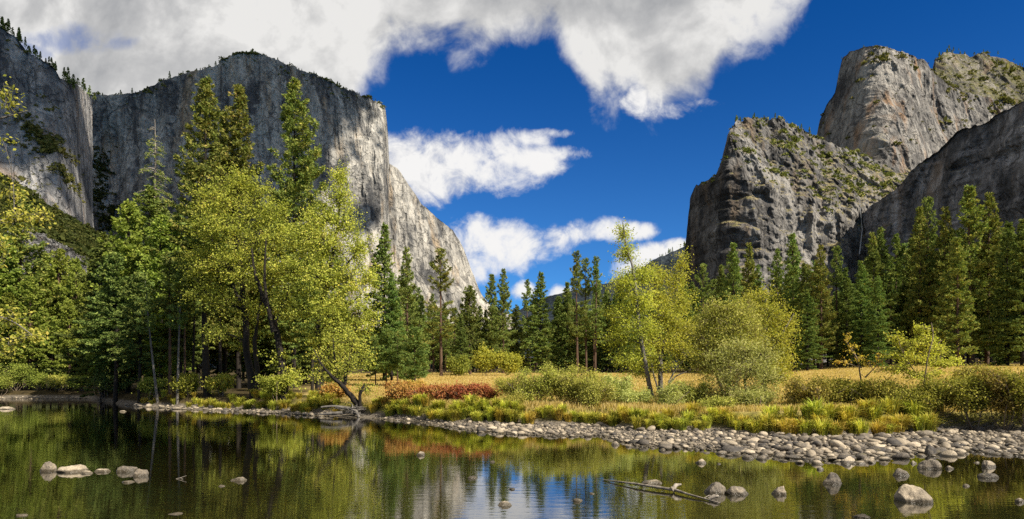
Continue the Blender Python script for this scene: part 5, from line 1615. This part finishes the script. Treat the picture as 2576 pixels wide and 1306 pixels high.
lg = thing('driftwood_log', 'long bleached driftwood log lying in the water, pointing left', 'driftwood', onwater(1640, 1222, 0.0))
b0 = np.array(lg.location)
a = MB()
pts = np.array([onwater(1516, 1207, .02), onwater(1560, 1212, .05), onwater(1610, 1219, .07), onwater(1655, 1226, .07), onwater(1692, 1232, .06)]) - b0
a.tube(pts, [.008, .018, .027, .034, .037], 8, .12)
a.tube(pts[[4, 4]] + np.array([[0, 0, 0], [.04, -.01, .02]]), [.08, .03], 8)
a.tube([pts[4], pts[4] + np.array([.1, .1, .08]), pts[4] + np.array([.22, .12, .10])], [.05, .05, .02], 6, .1)
link('stem', a.mesh('log_stem', M['dead'], True), lg)
a = MB()
pp = np.array([onwater(1696, 1232, .06), onwater(1730, 1243, .05), onwater(1770, 1254, .03), onwater(1812, 1266, .02)]) - b0
a.tube(pp, [.032, .022, .018, .009], 6, .1)
a.tube([pp[2], pp[2] + np.array([.12, .02, .06]), pp[2] + np.array([.25, -.05, .03])], [.015, .012, .006], 5)
a.tube([pp[2] + np.array([.1, -.03, 0]), pp[2] + np.array([.2, -.06, .05]), pp[2] + np.array([.3, -.02, .05])], [.03, .035, .02], 5, .2)
link('branch', a.mesh('log_branch', M['dead'], True), lg)

st = MB()
c = onwater(455, 1205, 0)
st.tube([np.array([-.12, 0, .0]), np.array([0, 0, .03]), np.array([.13, .02, .08])], [.008, .01, .006], 5)
st.tube([np.array([-.02, 0, .03]), np.array([.08, -.05, .0])], [.007, .005], 5)
o = link('floating_stick', st.mesh('floating_stick', M['dead'], True), None, c)
tag(o, 'small forked stick poking out of the left water', 'stick')

rw = MB()
c = P(885, 1032, 45.0); c[2] = float(gz(c[0], 45.0))
g = np.random.default_rng(91)
for q in range(26):
    az = g.uniform(-.4, 3.6)
    L = g.uniform(.5, 1.5)
    p = np.array([g.normal() * .45, g.normal() * .3, g.uniform(.1, .55)])
    e = p + np.array([math.cos(az) * L, g.normal() * .4, math.sin(az) * L * .35 - .1])
    rw.tube(bez(p, (p + e) / 2 + g.normal(size=3) * .2, e, 6), np.linspace(g.uniform(.025, .06), .01, 6), 5, .1)
rw.tube(bez(np.array([0.2, 0, .35]), np.array([-.9, -.2, .75]), np.array([-2.0, -.1, .55]), 8), np.linspace(.13, .05, 8), 7, .1)
rw.tube(bez(np.array([-.5, -.5, .2]), np.array([-1.2, -.6, .2]), np.array([-1.9, -.6, .1]), 6), np.linspace(.12, .07, 6), 7, .1)
rw.tube(bez(np.array([0.2, 0, .2]), np.array([.3, -.3, .5]), np.array([.7, -.9, -.1]), 6), np.linspace(.16, .09, 6), 7, .1)
o = link('root_tangle', rw.mesh('root_tangle', M['bark_grey'], True), None, c)
tag(o, 'grey tangle of dead roots and limbs at the foot of the leaning tree', 'driftwood')

# bare twigs under the right brambles
tw = MB()
g = np.random.default_rng(92)
for q in range(60):
    u = g.uniform(2350, 2590)
    x, Y, z = bank_point(u, g.uniform(-.4, 1.0))
    p = np.array([x, Y, z]); L = g.uniform(.5, 1.2)
    e = p + np.array([g.uniform(-.3, 1) * L, -g.uniform(.1, .5) * L, g.uniform(-.1, .5) * L])
    tw.tube(bez(p, (p + e) / 2 + np.array([0, 0, .25]), e, 5), np.linspace(.018, .006, 5), 4)
o = link('twig_thicket', tw.mesh('twig_thicket', M['bark_grey'], True))
tag(o, 'bare grey twigs hanging over the dark right bank', None, None, 'stuff')
